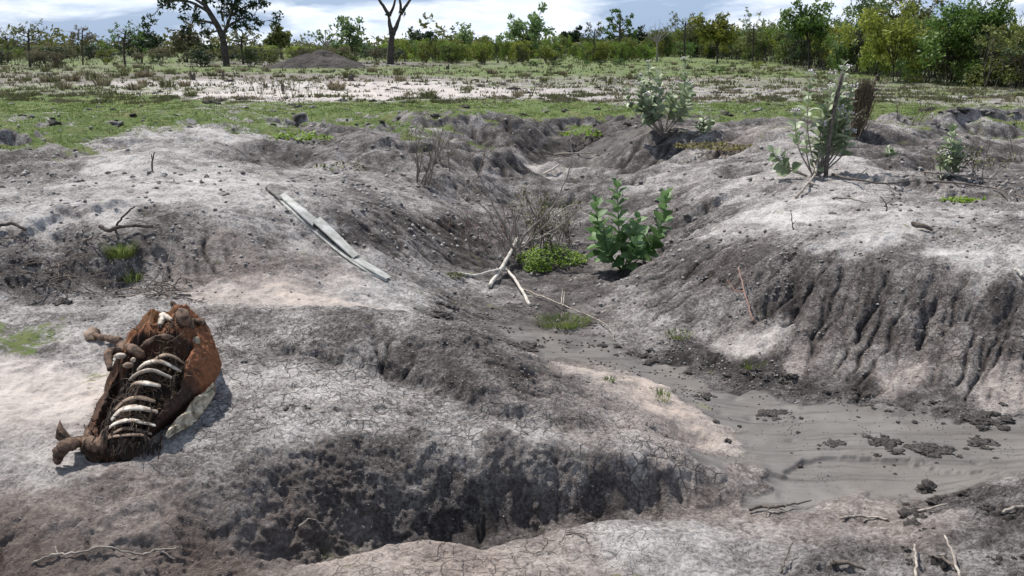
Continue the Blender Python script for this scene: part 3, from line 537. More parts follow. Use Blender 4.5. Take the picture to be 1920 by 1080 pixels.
def soil_material():
    m, t, b, out = newmat('soil'); lk = t.links.new
    pos = nn(t, 'ShaderNodeNewGeometry').outputs['Position']
    sa = nn(t, 'ShaderNodeAttribute', attribute_name='soil_a'); sb = nn(t, 'ShaderNodeAttribute', attribute_name='soil_b')
    a = nn(t, 'ShaderNodeSeparateColor'); lk(sa.outputs['Color'], a.inputs[0]); q = nn(t, 'ShaderNodeSeparateColor'); lk(sb.outputs['Color'], q.inputs[0])
    li, wa, gr = a.outputs; mu, ck, ro = q.outputs
    n1 = noise(t, pos, 1.3, 8, .62); n2 = noise(t, pos, 9, 8, .7); n3 = noise(t, pos, 60, 6, .7); n4 = noise(t, pos, 260, 3, .6)
    n5 = noise(t, pos, 3.6, 9, .68); n6 = noise(t, pos, 28, 7, .7)
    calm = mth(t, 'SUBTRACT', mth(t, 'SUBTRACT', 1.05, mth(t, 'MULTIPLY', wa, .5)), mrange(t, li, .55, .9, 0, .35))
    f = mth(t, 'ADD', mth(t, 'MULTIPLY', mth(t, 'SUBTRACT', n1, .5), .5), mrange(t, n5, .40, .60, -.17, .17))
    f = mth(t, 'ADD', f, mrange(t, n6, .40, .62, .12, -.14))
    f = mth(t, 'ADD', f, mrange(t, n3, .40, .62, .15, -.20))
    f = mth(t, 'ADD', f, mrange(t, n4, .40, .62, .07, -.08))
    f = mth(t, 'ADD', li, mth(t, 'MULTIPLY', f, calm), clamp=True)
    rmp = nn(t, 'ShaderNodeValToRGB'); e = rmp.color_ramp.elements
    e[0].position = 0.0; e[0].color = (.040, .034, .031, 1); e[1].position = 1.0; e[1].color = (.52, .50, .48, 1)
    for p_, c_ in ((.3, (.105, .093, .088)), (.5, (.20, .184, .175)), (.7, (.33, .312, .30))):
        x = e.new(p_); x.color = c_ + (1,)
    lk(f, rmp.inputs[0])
    wr = nn(t, 'ShaderNodeValToRGB'); e = wr.color_ramp.elements
    e[0].position = 0.0; e[0].color = (.070, .050, .042, 1); e[1].position = 1.0; e[1].color = (.52, .435, .375, 1)
    x = e.new(.5); x.color = (.235, .19, .165, 1); lk(f, wr.inputs[0])
    wf = mth(t, 'ADD', wa, mth(t, 'MULTIPLY', mth(t, 'SUBTRACT', n1, .5), .6), clamp=True)
    col = mixc(t, wf, rmp.outputs[0], wr.outputs[0])
    # mud
    mn = noise(t, pos, 2.2, 6, .6, .6)
    mcol = mixc(t, mrange(t, mn, .35, .65), (.12, .11, .10), (.17, .158, .146))
    mcol = mixc(t, mrange(t, n2, .62, .72), mcol, (.11, .10, .095))
    mf = mrange(t, mth(t, 'ADD', mu, mth(t, 'MULTIPLY', mth(t, 'SUBTRACT', n2, .5), .5)), .42, .62)
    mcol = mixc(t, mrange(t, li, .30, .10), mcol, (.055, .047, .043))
    mcol = mixc(t, mrange(t, noise(t, pos, 1.1, 4, .5, 1.5), .5, .6), mcol, (.14, .125, .112))
    mpm = nn(t, 'ShaderNodeMapping'); mpm.inputs['Rotation'].default_value = (0, 0, .42); mpm.inputs['Scale'].default_value = (.8, 9, 1); t.links.new(pos, mpm.inputs[0])
    mcol = mixc(t, mrange(t, noise(t, mpm.outputs[0], 1.6, 7, .65, .4), .50, .66), mcol, (.085, .076, .07))
    col = mixc(t, mf, col, mcol)
    # cracks: the shade inside them is painted into the soil colour, plus bump
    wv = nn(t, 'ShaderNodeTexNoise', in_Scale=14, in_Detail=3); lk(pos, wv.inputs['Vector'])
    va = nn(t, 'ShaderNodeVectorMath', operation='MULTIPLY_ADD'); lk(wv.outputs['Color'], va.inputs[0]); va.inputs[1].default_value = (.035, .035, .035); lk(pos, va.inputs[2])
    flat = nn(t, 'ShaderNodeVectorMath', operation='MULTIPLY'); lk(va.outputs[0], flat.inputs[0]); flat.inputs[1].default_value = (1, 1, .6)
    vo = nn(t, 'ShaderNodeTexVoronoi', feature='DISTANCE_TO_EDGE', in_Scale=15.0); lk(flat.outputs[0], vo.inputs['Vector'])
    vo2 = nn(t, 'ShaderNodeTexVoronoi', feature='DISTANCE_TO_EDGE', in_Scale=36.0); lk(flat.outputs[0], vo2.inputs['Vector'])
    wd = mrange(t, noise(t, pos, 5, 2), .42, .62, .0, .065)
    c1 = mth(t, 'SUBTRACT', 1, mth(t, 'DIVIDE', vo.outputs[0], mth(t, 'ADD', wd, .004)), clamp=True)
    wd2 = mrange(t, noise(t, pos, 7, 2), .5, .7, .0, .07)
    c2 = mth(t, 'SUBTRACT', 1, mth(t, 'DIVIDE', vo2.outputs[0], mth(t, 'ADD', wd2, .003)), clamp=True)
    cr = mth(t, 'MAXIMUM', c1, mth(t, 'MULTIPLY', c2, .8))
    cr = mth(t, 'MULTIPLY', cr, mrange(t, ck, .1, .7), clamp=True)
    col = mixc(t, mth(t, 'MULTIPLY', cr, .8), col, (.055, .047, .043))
    # grass
    gn = noise(t, pos, 14, 6, .7); gl = noise(t, pos, 2.0, 6, .65)
    gcol = mixc(t, mrange(t, gn, .35, .65), (.052, .085, .018), (.125, .175, .045))
    gcol = mixc(t, mrange(t, gl, .5, .75), gcol, (.17, .16, .075))
    gf = mrange(t, mth(t, 'ADD', gr, mth(t, 'ADD', mth(t, 'MULTIPLY', mth(t, 'SUBTRACT', gl, .5), 2.6), mth(t, 'MULTIPLY', mth(t, 'SUBTRACT', gn, .5), .8))), .42, .62)
    col = mixc(t, gf, col, gcol)
    lk(col, b.inputs['Base Color'])
    lk(mth(t, 'SUBTRACT', .93, mth(t, 'MULTIPLY', mf, .33)), b.inputs['Roughness']); b.inputs['Specular IOR Level'].default_value = .28
    drym = mth(t, 'SUBTRACT', 1, mth(t, 'MULTIPLY', mf, .85))
    h = mth(t, 'ADD', mth(t, 'MULTIPLY', n3, .017), mth(t, 'MULTIPLY', n4, .006))
    h = mth(t, 'ADD', h, mth(t, 'MULTIPLY', n6, .016))
    h = mth(t, 'MULTIPLY', h, mth(t, 'MULTIPLY', drym, mth(t, 'ADD', .5, mth(t, 'MULTIPLY', ro, 1.3))))
    h = mth(t, 'SUBTRACT', h, mth(t, 'MULTIPLY', cr, .008))
    bp = nn(t, 'ShaderNodeBump', in_Strength=1.0, in_Distance=1.0); lk(h, bp.inputs['Height']); lk(bp.outputs[0], b.inputs['Normal'])
    return m
SOIL = soil_material()
nR, nC = X.shape
ii = np.arange(nR * nC).reshape(nR, nC)
quads = np.stack([ii[:-1, :-1], ii[:-1, 1:], ii[1:, 1:], ii[1:, :-1]], -1).reshape(-1, 4)
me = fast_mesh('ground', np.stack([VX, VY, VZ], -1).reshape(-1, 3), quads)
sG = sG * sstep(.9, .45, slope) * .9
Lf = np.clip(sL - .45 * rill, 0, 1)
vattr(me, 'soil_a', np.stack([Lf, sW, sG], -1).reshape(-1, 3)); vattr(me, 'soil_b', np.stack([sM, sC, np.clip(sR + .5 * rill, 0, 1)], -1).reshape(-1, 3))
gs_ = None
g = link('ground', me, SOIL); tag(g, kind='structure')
# ================================================================ objects
random.seed(11); rs = np.random.RandomState(5)
def at(u, v, y):
    dx, dy, dz = ray(u, v); t = y / dy; return Vector((dx * t, y, EYE + dz * t))
def gnd(u, v, lift=0.0):
    p = ground(u, v); return Vector((p.x, p.y, p.z + lift))
def curve(pts, n=6, jit=0.0):
    pts = [Vector(p) for p in pts]; out = []
    for i in range(len(pts) - 1):
        p0 = pts[max(i - 1, 0)]; p1 = pts[i]; p2 = pts[i + 1]; p3 = pts[min(i + 2, len(pts) - 1)]
        for k in range(n):
            t = k / n
            q = .5 * ((2 * p1) + (p2 - p0) * t + (2 * p0 - 5 * p1 + 4 * p2 - p3) * t * t + (3 * p1 - p0 - 3 * p2 + p3) * t ** 3)
            if jit: q = q + Vector([random.uniform(-jit, jit) for _ in range(3)])
            out.append(q)
    out.append(pts[-1]); return out
def taper(n, a, b): return [a + (b - a) * i / (n - 1) for i in range(n)]
M_wood = simple('dead_wood', (.16, .13, .11), (.40, .36, .31), 30, .85, .5, .003, stretch=(1, 1, 1))
M_bleach = simple('bleached_wood', (.34, .31, .27), (.62, .58, .52), 30, .8, .4, .002)
M_dark_wood = simple('weathered_wood', (.05, .04, .034), (.15, .125, .105), 25, .9, .6, .004)
M_red_wood = simple('reddish_wood', (.17, .09, .07), (.34, .22, .18), 30, .85, .4, .002)
M_bark = simple('bark', (.035, .029, .024), (.10, .085, .07), 8, .95, .7, .02)
M_twig = simple('twig', (.10, .08, .065), (.22, .18, .15), 30, .9, 0, tint=.5)
# ---------------------------------------------------------------- the carcass
def tint_mat(name, rough=.85, bump=.6, bd=.006, sc=40, spec=.25):
    m, t, b, out = newmat(name); co = nn(t, 'ShaderNodeTexCoord').outputs['Object']
    at_ = nn(t, 'ShaderNodeAttribute', attribute_name='tint')
    n = noise(t, co, sc, 7, .7); k = mrange(t, n, .3, .7, .45, 1.5)
    mu = nn(t, 'ShaderNodeVectorMath', operation='SCALE'); t.links.new(at_.outputs['Color'], mu.inputs[0]); t.links.new(k, mu.inputs['Scale'])
    t.links.new(mu.outputs[0], b.inputs['Base Color']); b.inputs['Roughness'].default_value = rough; b.inputs['Specular IOR Level'].default_value = spec
    bp = nn(t, 'ShaderNodeBump', in_Strength=bump, in_Distance=bd); t.links.new(noise(t, co, sc * 1.7, 7, .7), bp.inputs['Height']); t.links.new(bp.outputs[0], b.inputs['Normal'])
    return m
M_body = tint_mat('hide_and_dried_flesh'); M_bone = simple('bone', (.17, .11, .07), (.66, .60, .51), 26, .6, .3, .002, spec=.35)
M_oldbone = simple('stained_bone', (.07, .045, .03), (.34, .25, .18), 22, .75, .5, .003)
M_hide = simple('dry_hide', (.02, .013, .010), (.25, .16, .11), 30, .85, 1, .012)
M_flap = simple('stiff_tan_hide', (.13, .095, .06), (.60, .53, .40), 26, .85, .9, .008)
M_sinew = simple('dark_sinew', (.012, .009, .008), (.085, .055, .035), 30, .8, 0, tint=.8)
M_fur = simple('red_fur', (.10, .035, .014), (.42, .18, .075), 30, .8, 0, tint=.8)
car = empty('calf_carcass', (-1.62, 4.0, H(-1.62, 4.0)), 'dried calf carcass with open rib cage and reddish brown hide lying on pale cracked soil', 'carcass')
CO = car.location.copy()
SEC = [  # centre x, y, half width, height
 (0.00, -1.66, 3.35, .05, .03), (.08, -1.67, 3.41, .12, .08), (.2, -1.68, 3.52, .185, .15), (.38, -1.685, 3.70, .225, .23),
 (.55, -1.69, 3.93, .28, .34), (.72, -1.71, 4.14, .27, .37), (.85, -1.735, 4.30, .22, .33), (.94, -1.76, 4.41, .15, .24), (1.0, -1.78, 4.49, .04, .09)]
sv = np.array(SEC)
def sec(s):
    return [np.interp(s, sv[:, 0], sv[:, k]) for k in (1, 2, 3, 4)]
nS, nT = 170, 120
SS, TT = np.meshgrid(np.linspace(0, 1, nS), np.linspace(-1, 1, nT), indexing='ij')
cx_, cy_, hw, hh = sec(SS)
for arr in (cx_, cy_, hw, hh):
    for _ in range(8): arr[1:-1] = (arr[:-2] + 2 * arr[1:-1] + arr[2:]) / 4
skew = .30; TP = np.where(TT < skew, (TT - skew) / (1 + skew), (TT - skew) / (1 - skew))
prof = np.clip(1 - np.abs(TP) ** 2.1, 0, 1) ** .62
bulge = 1 + .10 * fbm(SS * 5, TT * 2.5, 3, 501)
hh = hh * 1.10; prof = np.where(TT > skew, prof ** .72, prof); zz = hh * prof * bulge; env = zz.copy()
edge_n = .07 * fbm(SS * 9, TT * 7, 3, 510)
dS = np.maximum(np.abs(SS - .335) / .25, 0); dT = np.abs(TT - .04 + .35 * (SS - .4)) / .74
opn = sstep(1.06, .92, np.maximum(dS, dT) + edge_n + .15 * np.minimum(dS, dT) ** 2)
# second hollow at the far end
op2 = sstep(1.05, .85, np.hypot((SS - .845) / .075, (TT - .02) / .34) + edge_n)
fold = fbm(SS * 22, TT * 5, 4, 520); fine = fbm(SS * 60, TT * 24, 4, 530)
zz = zz * (1 - .42 * sstep(-.45, -.8, TT) * sstep(.08, .2, SS) * sstep(.7, .6, SS))
zz = zz - opn * hh * (.34 + .10 * fold) - op2 * hh * .22
zz = zz + (1 - opn) * .009 * fold + .010 * fine * (.35 + 1.4 * opn)
gut = np.clip(fbm(SS * 16, TT * 6, 3, 561), 0, 1) * opn * sstep(.0, .3, TT); zz += gut * .10
edge_d = np.exp(-((SS * 30 + 3 * fold) % 2.6 - 1.3) ** 2 * 3)
rim = np.exp(-((opn - .3) / .25) ** 2); zz += rim * .012 * (1 + fine)
# folded skin between rib cage and rump
zz += .035 * np.exp(-((SS - .69 - .05 * TT) / .02) ** 2) * (TT < .5) * (1 - opn) - .03 * np.exp(-((SS - .735 - .05 * TT) / .02) ** 2) * (TT < .45)
nx, ny = 1.0, .10
px_ = cx_ + hw * TT * nx + .008 * fine; px_ = px_ - .10 * sstep(.14, .0, zz) * sstep(.45, .8, TT) * sstep(.05, .2, SS)
py_ = cy_ + hw * TT * ny
gz = np.vectorize(H)(px_[::10, ::10], py_[::10, ::10]).mean()
top = np.stack([px_, py_, np.maximum(zz, 0) + gz - .015], -1)
hide = np.array([.29, .115, .052]); flesh = np.array([.030, .019, .014]); furc = np.array([.27, .125, .05]); rimc = np.array([.05, .028, .018])
col = np.broadcast_to(hide, top.shape).copy()
def lay(c, m): 
    global col
    col = col * (1 - m[..., None]) + c * m[..., None]
lay(hide * .45, sstep(.0, .5, fbm(SS * 7, TT * 3, 3, 540)) * .7)
lay(furc, sstep(.62, .68, SS) * sstep(.82, .76, SS) * sstep(.35, .2, TT))
lay(furc * 1.1, sstep(.05, .35, fbm(SS * 8, TT * 4, 3, 545)) * (TT > .1) * (SS > .6) * .7)
lay(flesh, sstep(.77, .82, SS + .03 * fold) * sstep(.30, .1, TT))
lay(rimc, sstep(-.55, -.75, TT + .1 * fold) * .85)
lay(rimc, sstep(.22, .10, SS) * .9); lay(flesh * 1.3, sstep(.44, .36, SS + .04 * fold - .05 * TT) * (TT > .2) * .92)
lay(flesh, np.clip(rim * 1.2, 0, 1)); lay(flesh, opn)
lay(np.array([.17, .105, .065]), opn * sstep(.1, .6, fbm(SS * 26, TT * 9, 4, 550)) * sstep(-.1, .2, TT) * .8)
lay(np.array([.30, .22, .15]), opn * sstep(.35, .7, fbm(SS * 34, TT * 14, 4, 555)) * sstep(.0, .3, TT) * .8)
lay(flesh * .7, op2)
idx = np.arange(nS * nT).reshape(nS, nT)
q1 = np.stack([idx[:-1, :-1], idx[1:, :-1], idx[1:, 1:], idx[:-1, 1:]], -1).reshape(-1, 4)
bot = top.copy(); bot[..., 2] = gz - .05
q2 = np.stack([idx[:-1, :-1], idx[:-1, 1:], idx[1:, 1:], idx[1:, :-1]], -1).reshape(-1, 4) + nS * nT
per = list(idx[0]) + list(idx[1:, -1]) + list(idx[-1, ::-1][1:]) + list(idx[::-1, 0][1:-1])
q3 = [(per[i], per[(i + 1) % len(per)], per[(i + 1) % len(per)] + nS * nT, per[i] + nS * nT) for i in range(len(per))]
co = np.concatenate([top.reshape(-1, 3), bot.reshape(-1, 3)]) - np.array(CO)
me = fast_mesh('body', co, np.concatenate([q1, q2, np.array(q3)[:, ::-1]])); vattr(me, 'tint', np.concatenate([col.reshape(-1, 3)] * 2))
body = link('body', me, M_body, car)
from mathutils.bvhtree import BVHTree
envp = np.stack([cx_ + hw * TT, cy_ + hw * TT * ny, env + gz - .015], -1).reshape(-1, 3)
BV = BVHTree.FromPolygons([tuple(v) for v in envp], [tuple(f) for f in q1.tolist()])
def Q(u, v, z, zl=None):
    d = Vector(ray(u, v)).normalized(); h = BV.ray_cast(Vector((0, 0, EYE)), d)
    return (h[0] + (h[1] * (1 if h[1].z > 0 else -1)).lerp(Vector((0, 0, 1)), .4) * (z if abs(z) <= .06 else .012) if h[0] is not None else P(u, v, min(z, .15) + gz)) - CO
def bodyz(s, t):
    i = int(np.clip(s, 0, 1) * (nS - 1)); j = int((np.clip(t, -1, 1) + 1) / 2 * (nT - 1)); return top[i, j] - np.array(CO)
def rib(pts, r, m, lab=None):
    mb = MB(); c = curve([Q(*p) for p in pts], 7); n = len(c)
    rad = [r * (.75 + .5 * math.sin(math.pi * i / (n - 1)) ** .7) for i in range(n)]
    mb.tube(c, [x * 1.12 for x in rad], 10, .5, flat=.34, wob=.05); o = mb.build('rib', m, car)
    if lab: o['label'] = lab
R_ = [([(176, 838, .07), (212, 822, .135), (262, 818, .13), (284, 826, .09)], .012, M_oldbone), ([(196, 823, .11), (235, 806, .16), (285, 813, .14)], .012, M_oldbone),
 ([(198, 806, .10), (222, 795, .175), (250, 791, .19), (292, 797, .16)], .014, M_bone), ([(208, 787, .11), (228, 773, .19), (255, 767, .215), (296, 771, .18)], .0145, M_bone),
 ([(214, 768, .12), (236, 755, .17), (262, 749, .19), (292, 752, .18)], .009, M_oldbone),
 ([(248, 722, .17), (258, 721, .21), (276, 722, .23), (300, 722, .20)], .019, M_bone), ([(245, 710, .17), (262, 702, .25), (286, 698, .27), (322, 708, .22)], .019, M_bone),
 ([(258, 692, .2), (276, 684, .28), (304, 681, .30), (340, 696, .26)], .018, M_bone), ([(284, 676, .26), (306, 669, .315), (326, 672, .32), (344, 680, .28)], .014, M_oldbone)]
for p_, r_, m_ in R_:
    n_ = len(p_); p_ = [(a, b, (-.004 if i in (0, n_ - 1) else .010)) for i, (a, b, c) in enumerate(p_)]
    rib(p_, r_, m_, 'bleached white rib' if m_ is M_bone else 'brown stained rib')
# stiff tan flap on the near right side
mb = MB(); nu, nv = 26, 12
fl = [((388, 727, .06), (391, 734, .06)), ((378, 738, .045), (386, 750, .06)), ((366, 746, .035), (374, 770, .055)), ((352, 760, .03), (364, 784, .055)), ((340, 778, .03), (356, 794, .055)), ((326, 790, .03), (342, 806, .05)), ((312, 806, .03), (324, 814, .05)), ((304, 822, .03), (307, 826, .03))]
A_ = curve([Q(*f[0]) for f in fl], 5); B_ = curve([Q(*f[1]) for f in fl], 5); nu = len(A_)
vs = []
for i in range(nu):
    for k in range(nv):
        t = k / (nv - 1); p = A_[i].lerp(B_[i], t + .06 * math.sin(i * 1.9) * t)
        p = p + Vector((.3, -.6, .5)) * (.012 * math.sin(t * 7 + i * .6) + random.uniform(-.004, .004)); vs.append(tuple(p))
nvz = len(vs); back = [(x + .004, y + .008, z - .008) for x, y, z in vs]
ix = np.arange(nvz).reshape(nu, nv)
qa = np.stack([ix[:-1, :-1], ix[1:, :-1], ix[1:, 1:], ix[:-1, 1:]], -1).reshape(-1, 4)
per = list(ix[0]) + list(ix[1:, -1]) + list(ix[-1, ::-1][1:]) + list(ix[::-1, 0][1:-1])
qe = np.array([(per[i], per[(i + 1) % len(per)], per[(i + 1) % len(per)] + nvz, per[i] + nvz) for i in range(len(per))])
mb.add(vs + back, np.concatenate([qa, qa[:, ::-1] + nvz, qe])); mb.build('skin_flap', M_flap, car)
# foreleg with folded joint, left side
def limb(name, pts, rad, m, n=12, wob=.08, sub=9):
    mb = MB(); c = curve([Q(*p) for p in pts], sub); rr = np.interp(np.linspace(0, len(rad) - 1, len(c)), range(len(rad)), rad)
    rr = rr * (1 + .16 * np.array([math.sin(i * 1.7 + pts[0][0]) * math.sin(i * .9 + 1) for i in range(len(c))]))
    mb.tube(c, list(rr), n + 4, .5, wob=wob * 1.6, flat=.85); return mb.build(name, m, car)
leg = limb('leg', [(262, 660, -.03), (248, 652, -.01), (232, 650, .08), (222, 640, .09), (205, 635, .07), (186, 632, .055), (173, 624, .05)], [.016, .026, .032, .028, .021, .018, .025], M_hide)
hoof = limb('hoof', [(176, 622, .055), (170, 630, .045), (171, 642, .02)], [.034, .036, .026], M_oldbone); hoof.parent = leg
limb('leg', [(236, 648, .10), (228, 662, .09), (218, 678, .06), (210, 700, .02)], [.028, .026, .022, .012], M_hide)
# pale joint ends
def knob(name, u, v, z, r, m, sq=(1, 1, 1)):
    mb = MB(); a = np.linspace(0, math.pi, 9); b = np.linspace(0, 2 * math.pi, 15)[:-1]; c = Q(u, v, z)
    vs = [(c.x + r * sq[0] * math.sin(i) * math.cos(j) * (1 + .12 * math.sin(3 * j + 2 * i)), c.y + r * sq[1] * math.sin(i) * math.sin(j), c.z + r * sq[2] * math.cos(i)) for i in a for j in b]
    ix = np.arange(9 * 14).reshape(9, 14); q = [(ix[i, j], ix[i, (j + 1) % 14], ix[i + 1, (j + 1) % 14], ix[i + 1, j]) for i in range(8) for j in range(14)]
    mb.add(vs, q); return mb.build(name, m, car)
knob('joint_bone', 231, 677, .03, .024, M_bone, (1.2, .7, .6)); knob('joint_bone', 242, 688, .01, .02, M_oldbone, (1.3, .8, .7)); knob('joint_bone', 252, 681, .02, .012, M_bone)
limb('hip_bone', [(298, 616, .02), (300, 607, .035), (310, 603, .04), (322, 606, .02)], [.016, .014, .013, .01], M_bone, 8)
knob('joint_bone', 299, 615, .015, .012, M_bone); knob('joint_bone', 367, 642, .01, .018, M_flap, (1, .7, 1.2))
# stub of the hind leg pointing up at the far end
limb('hind_leg', [(352, 604, -.03), (338, 592, .10), (329, 580, .13), (323, 567, .15)], [.040, .030, .024, .014], M_hide)
limb('skin_fold', [(345, 606, -.01), (362, 602, 0), (378, 606, 0), (392, 620, -.01)], [.008, .016, .018, .008], M_hide)
limb('skin_fold', [(258, 656, -.01), (275, 643, 0), (295, 634, .004), (315, 632, .0), (340, 642, -.01)], [.008, .015, .012, .016, .008], M_hide)
# dried neck skin at the near left
neck = limb('neck_skin', [(200, 838, .09), (178, 836, .085), (155, 830, .085), (130, 833, .08), (117, 840, .07), (110, 852, .045), (108, 868, .0)], [.042, .034, .026, .030, .030, .028, .012], M_hide, 14, .07)
def fin(name, pts, th=.006, m=M_hide, par=neck):
    mb = MB(); f = [Q(*p) for p in pts]; c = sum(f, Vector()) / len(f); n = len(f)
    d = Vector((.35, -.85, .3)) * th; vs = [tuple(p + d) for p in f] + [tuple(c + d * 3)] + [tuple(p - d) for p in f] + [tuple(c - d)]
    t = [(i, (i + 1) % n, n) for i in range(n)] + [(n + 1 + (i + 1) % n, n + 1 + i, 2 * n + 1) for i in range(n)]
    q = [(i, n + 1 + i, n + 1 + (i + 1) % n, (i + 1) % n) for i in range(n)]
    mb.add(vs, q, t); o = mb.build(name, m, par, smooth=False); return o
fin('ragged_skin', [(104, 822, .08), (106, 806, .12), (112, 787, .17), (118, 800, .14), (130, 815, .11), (136, 826, .09), (118, 832, .06)])
fin('ragged_skin', [(158, 830, .09), (160, 815, .12), (165, 802, .15), (172, 812, .13), (178, 826, .10)])
fin('ragged_skin', [(182, 835, .1), (192, 812, .13), (206, 800, .14), (202, 822, .13)])
mb = MB()
M_tis = simple('dried_tissue', (.022, .014, .010), (.24, .17, .11), 30, .85, 0, tint=.9)
for k in range(520):
    s = rs.uniform(.12, .62); t = np.clip(rs.normal(.32, .24) - .3 * (s - .4), -.75, .85); p = Vector(bodyz(s, t)) + Vector((0, 0, rs.uniform(0, .03)))
    d = Vector((rs.normal(0, .6), rs.normal(0, .8), rs.normal(0, .35))).normalized(); ln = rs.uniform(.03, .11); q = [p]
    for _ in range(4): d = (d + Vector((rs.normal(0, .35), rs.normal(0, .35), rs.normal(-.1, .25)))).normalized(); q.append(q[-1] + d * ln / 4)
    r_ = rs.uniform(.0007, .0028); mb.tube(q, [r_ * .6, r_, r_, r_ * .7, r_ * .3], 4, rs.rand() ** 2, cap=False)
mb.build('dried_tissue', M_tis, car)
# hanging dark strands round the opening and short fur on the hide
mb = MB()
for k in range(900):
    s = rs.uniform(.04, .95); t = rs.choice([rs.uniform(-1, -.6), rs.uniform(.1, .6), rs.uniform(-.7, .5)])
    p = bodyz(s, t); L0 = rs.uniform(.015, .06); d = np.array([rs.uniform(-.6, .4), rs.uniform(-.8, .2), rs.uniform(-.5, .6)]); d /= np.linalg.norm(d)
    if .12 < s < .64 and -.7 < t < .6 or rs.rand() < .45:
        w = rs.uniform(.0006, .0022); p1 = p + d * L0 * .5; p2 = p1 + (d + np.array([0, 0, -.7])) * L0 * .4; sdv = np.array([w, w * .4, w * .5])
        mb.add([p - sdv, p + sdv, p1 - sdv, p1 + sdv, p2], [(0, 1, 3, 2)], [(2, 3, 4)], rs.rand())
for k in range(160):
    u = rs.uniform(180, 300); v = rs.uniform(822, 846); p = np.array(Q(u, v, rs.uniform(.04, .11))); w = rs.uniform(.002, .007); ln = rs.uniform(.02, .05)
    mb.add([p - [w, 0, 0], p + [w, 0, 0], p + [rs.uniform(-.02, .02), -.02, -ln]], None, [(0, 1, 2)], rs.rand() * .5)
mb.build('dried_strands', M_sinew, car)
mb = MB(); n_ = 0
while n_ < 9000:
    s = rs.uniform(.2, .97); t = rs.uniform(-.8, .98); i = int(s * (nS - 1)); j = int((t + 1) / 2 * (nT - 1))
    if opn[i, j] > .2 or op2[i, j] > .3 or col[i, j, 0] < .07: continue
    p = top[i, j] - np.array(CO); nb = top[min(i + 1, nS - 1), j] - top[i, j]; nb2 = top[i, min(j + 1, nT - 1)] - top[i, j]; d = -nb / (np.linalg.norm(nb) + 1e-6) + (.5 + .3 * rs.randn()) * nb2 / (np.linalg.norm(nb2) + 1e-6); d /= np.linalg.norm(d); ln = rs.uniform(.008, .018); w = .0005
    mb.add([p - [w, 0, 0], p + [w, w, 0], p + d * ln + [0, 0, .003]], None, [(0, 1, 2)], rs.rand() * min(1, col[i, j, 0] * 3.2)); n_ += 1
mb.build('fur', M_fur, car)
# ---------------------------------------------------------------- bent metal strip on the slope
M_metal = simple('painted_sheet', (.24, .235, .21), (.50, .505, .475), 9, .6, .3, .003, spec=.35, det=8)
M_metal_in = simple('rusty_sheet', (.03, .027, .025), (.16, .15, .135), 20, .7, .3, .002)
me_ = empty('metal_strip', gnd(610, 430), 'bent pale grey folded sheet metal strip lying down the left slope', 'metal strip'); MO = me_.location.copy()
def sheet(name, left, right, drop, m, th=.0025, parent=None, n=5):
    right = [l_.lerp(r_, .74) for l_, r_ in zip(left, right)]
    a = curve(left, n); b = curve(right, n); mb = MB(); k = len(a); rows = []
    for i in range(k):
        ax = (b[i] - a[i]); w = ax.normalized(); up = Vector((0, 0, 1))
        prof = [a[i] - up * drop + w * .006, a[i] - up * .004, a[i] + w * .006 + up * .002, a[i].lerp(b[i], .5) + up * .002, b[i] - w * .006 + up * .002, b[i] - up * .004, b[i] - up * drop * .35]
        rows.append(prof)
    m_ = 7; vs = [tuple(p - MO) for r in rows for p in r]; vs += [(x, y, z - th) for x, y, z in vs]; nv0 = k * m_
    ix = np.arange(nv0).reshape(k, m_); qa = np.stack([ix[:-1, :-1], ix[:-1, 1:], ix[1:, 1:], ix[1:, :-1]], -1).reshape(-1, 4)
    per = list(ix[0]) + list(ix[1:, -1]) + list(ix[-1, ::-1][1:]) + list(ix[::-1, 0][1:-1])
    qe = [(per[i + 1 if i + 1 < len(per) else 0], per[i], per[i] + nv0, per[(i + 1) % len(per)] + nv0) for i in range(len(per))]
    mb.add(vs, np.concatenate([qa, qa[:, ::-1] + nv0, qe])); return mb.build(name, m, parent or me_, smooth=False)
ya, yb = gnd(500, 356).y, gnd(738, 521).y
def sg(u, v, l):
    y0 = ya + (yb - ya) * (v - 350) / 172; q = at(u, v, y0)
    for _ in range(40):
        if q.z > H(q.x, q.y) + .012 + l * .4: break
        y0 -= .015; q = at(u, v, y0)
    return q + Vector((0, 0, l))
def pr(lst): return [sg(*p) for p in lst]
sheet('upper_sheet', pr([(524, 371, .02), (555, 399, .02), (586, 427, .02)]), pr([(538, 365, .025), (570, 389, .025), (603, 414, .025)]), .018, M_metal)
sheet('middle_sheet', pr([(587, 423, .035), (625, 456, .03), (663, 488, .02)]), pr([(607, 412, .04), (643, 447, .035), (677, 481, .025)]), .016, M_metal)
sheet('lower_sheet', pr([(658, 487, .01), (690, 506, .01), (724, 525, .01)]), pr([(677, 482, .015), (706, 501, .015), (740, 521, .012)]), .014, M_metal)
sheet('under_sheet', pr([(518, 370, .0), (552, 402, .0), (592, 437, .0), (634, 472, .0), (680, 504, .0), (724, 526, .0)]), pr([(524, 366, .0), (560, 396, .0), (600, 430, .0), (650, 474, .0), (698, 506, .0), (734, 522, .0)]), .012, M_metal)
sheet('crumpled_end', pr([(497, 352, .0), (510, 364, .01), (526, 376, .01)]), pr([(512, 346, .03), (528, 356, .02), (540, 364, .02)]), .03, M_metal_in)
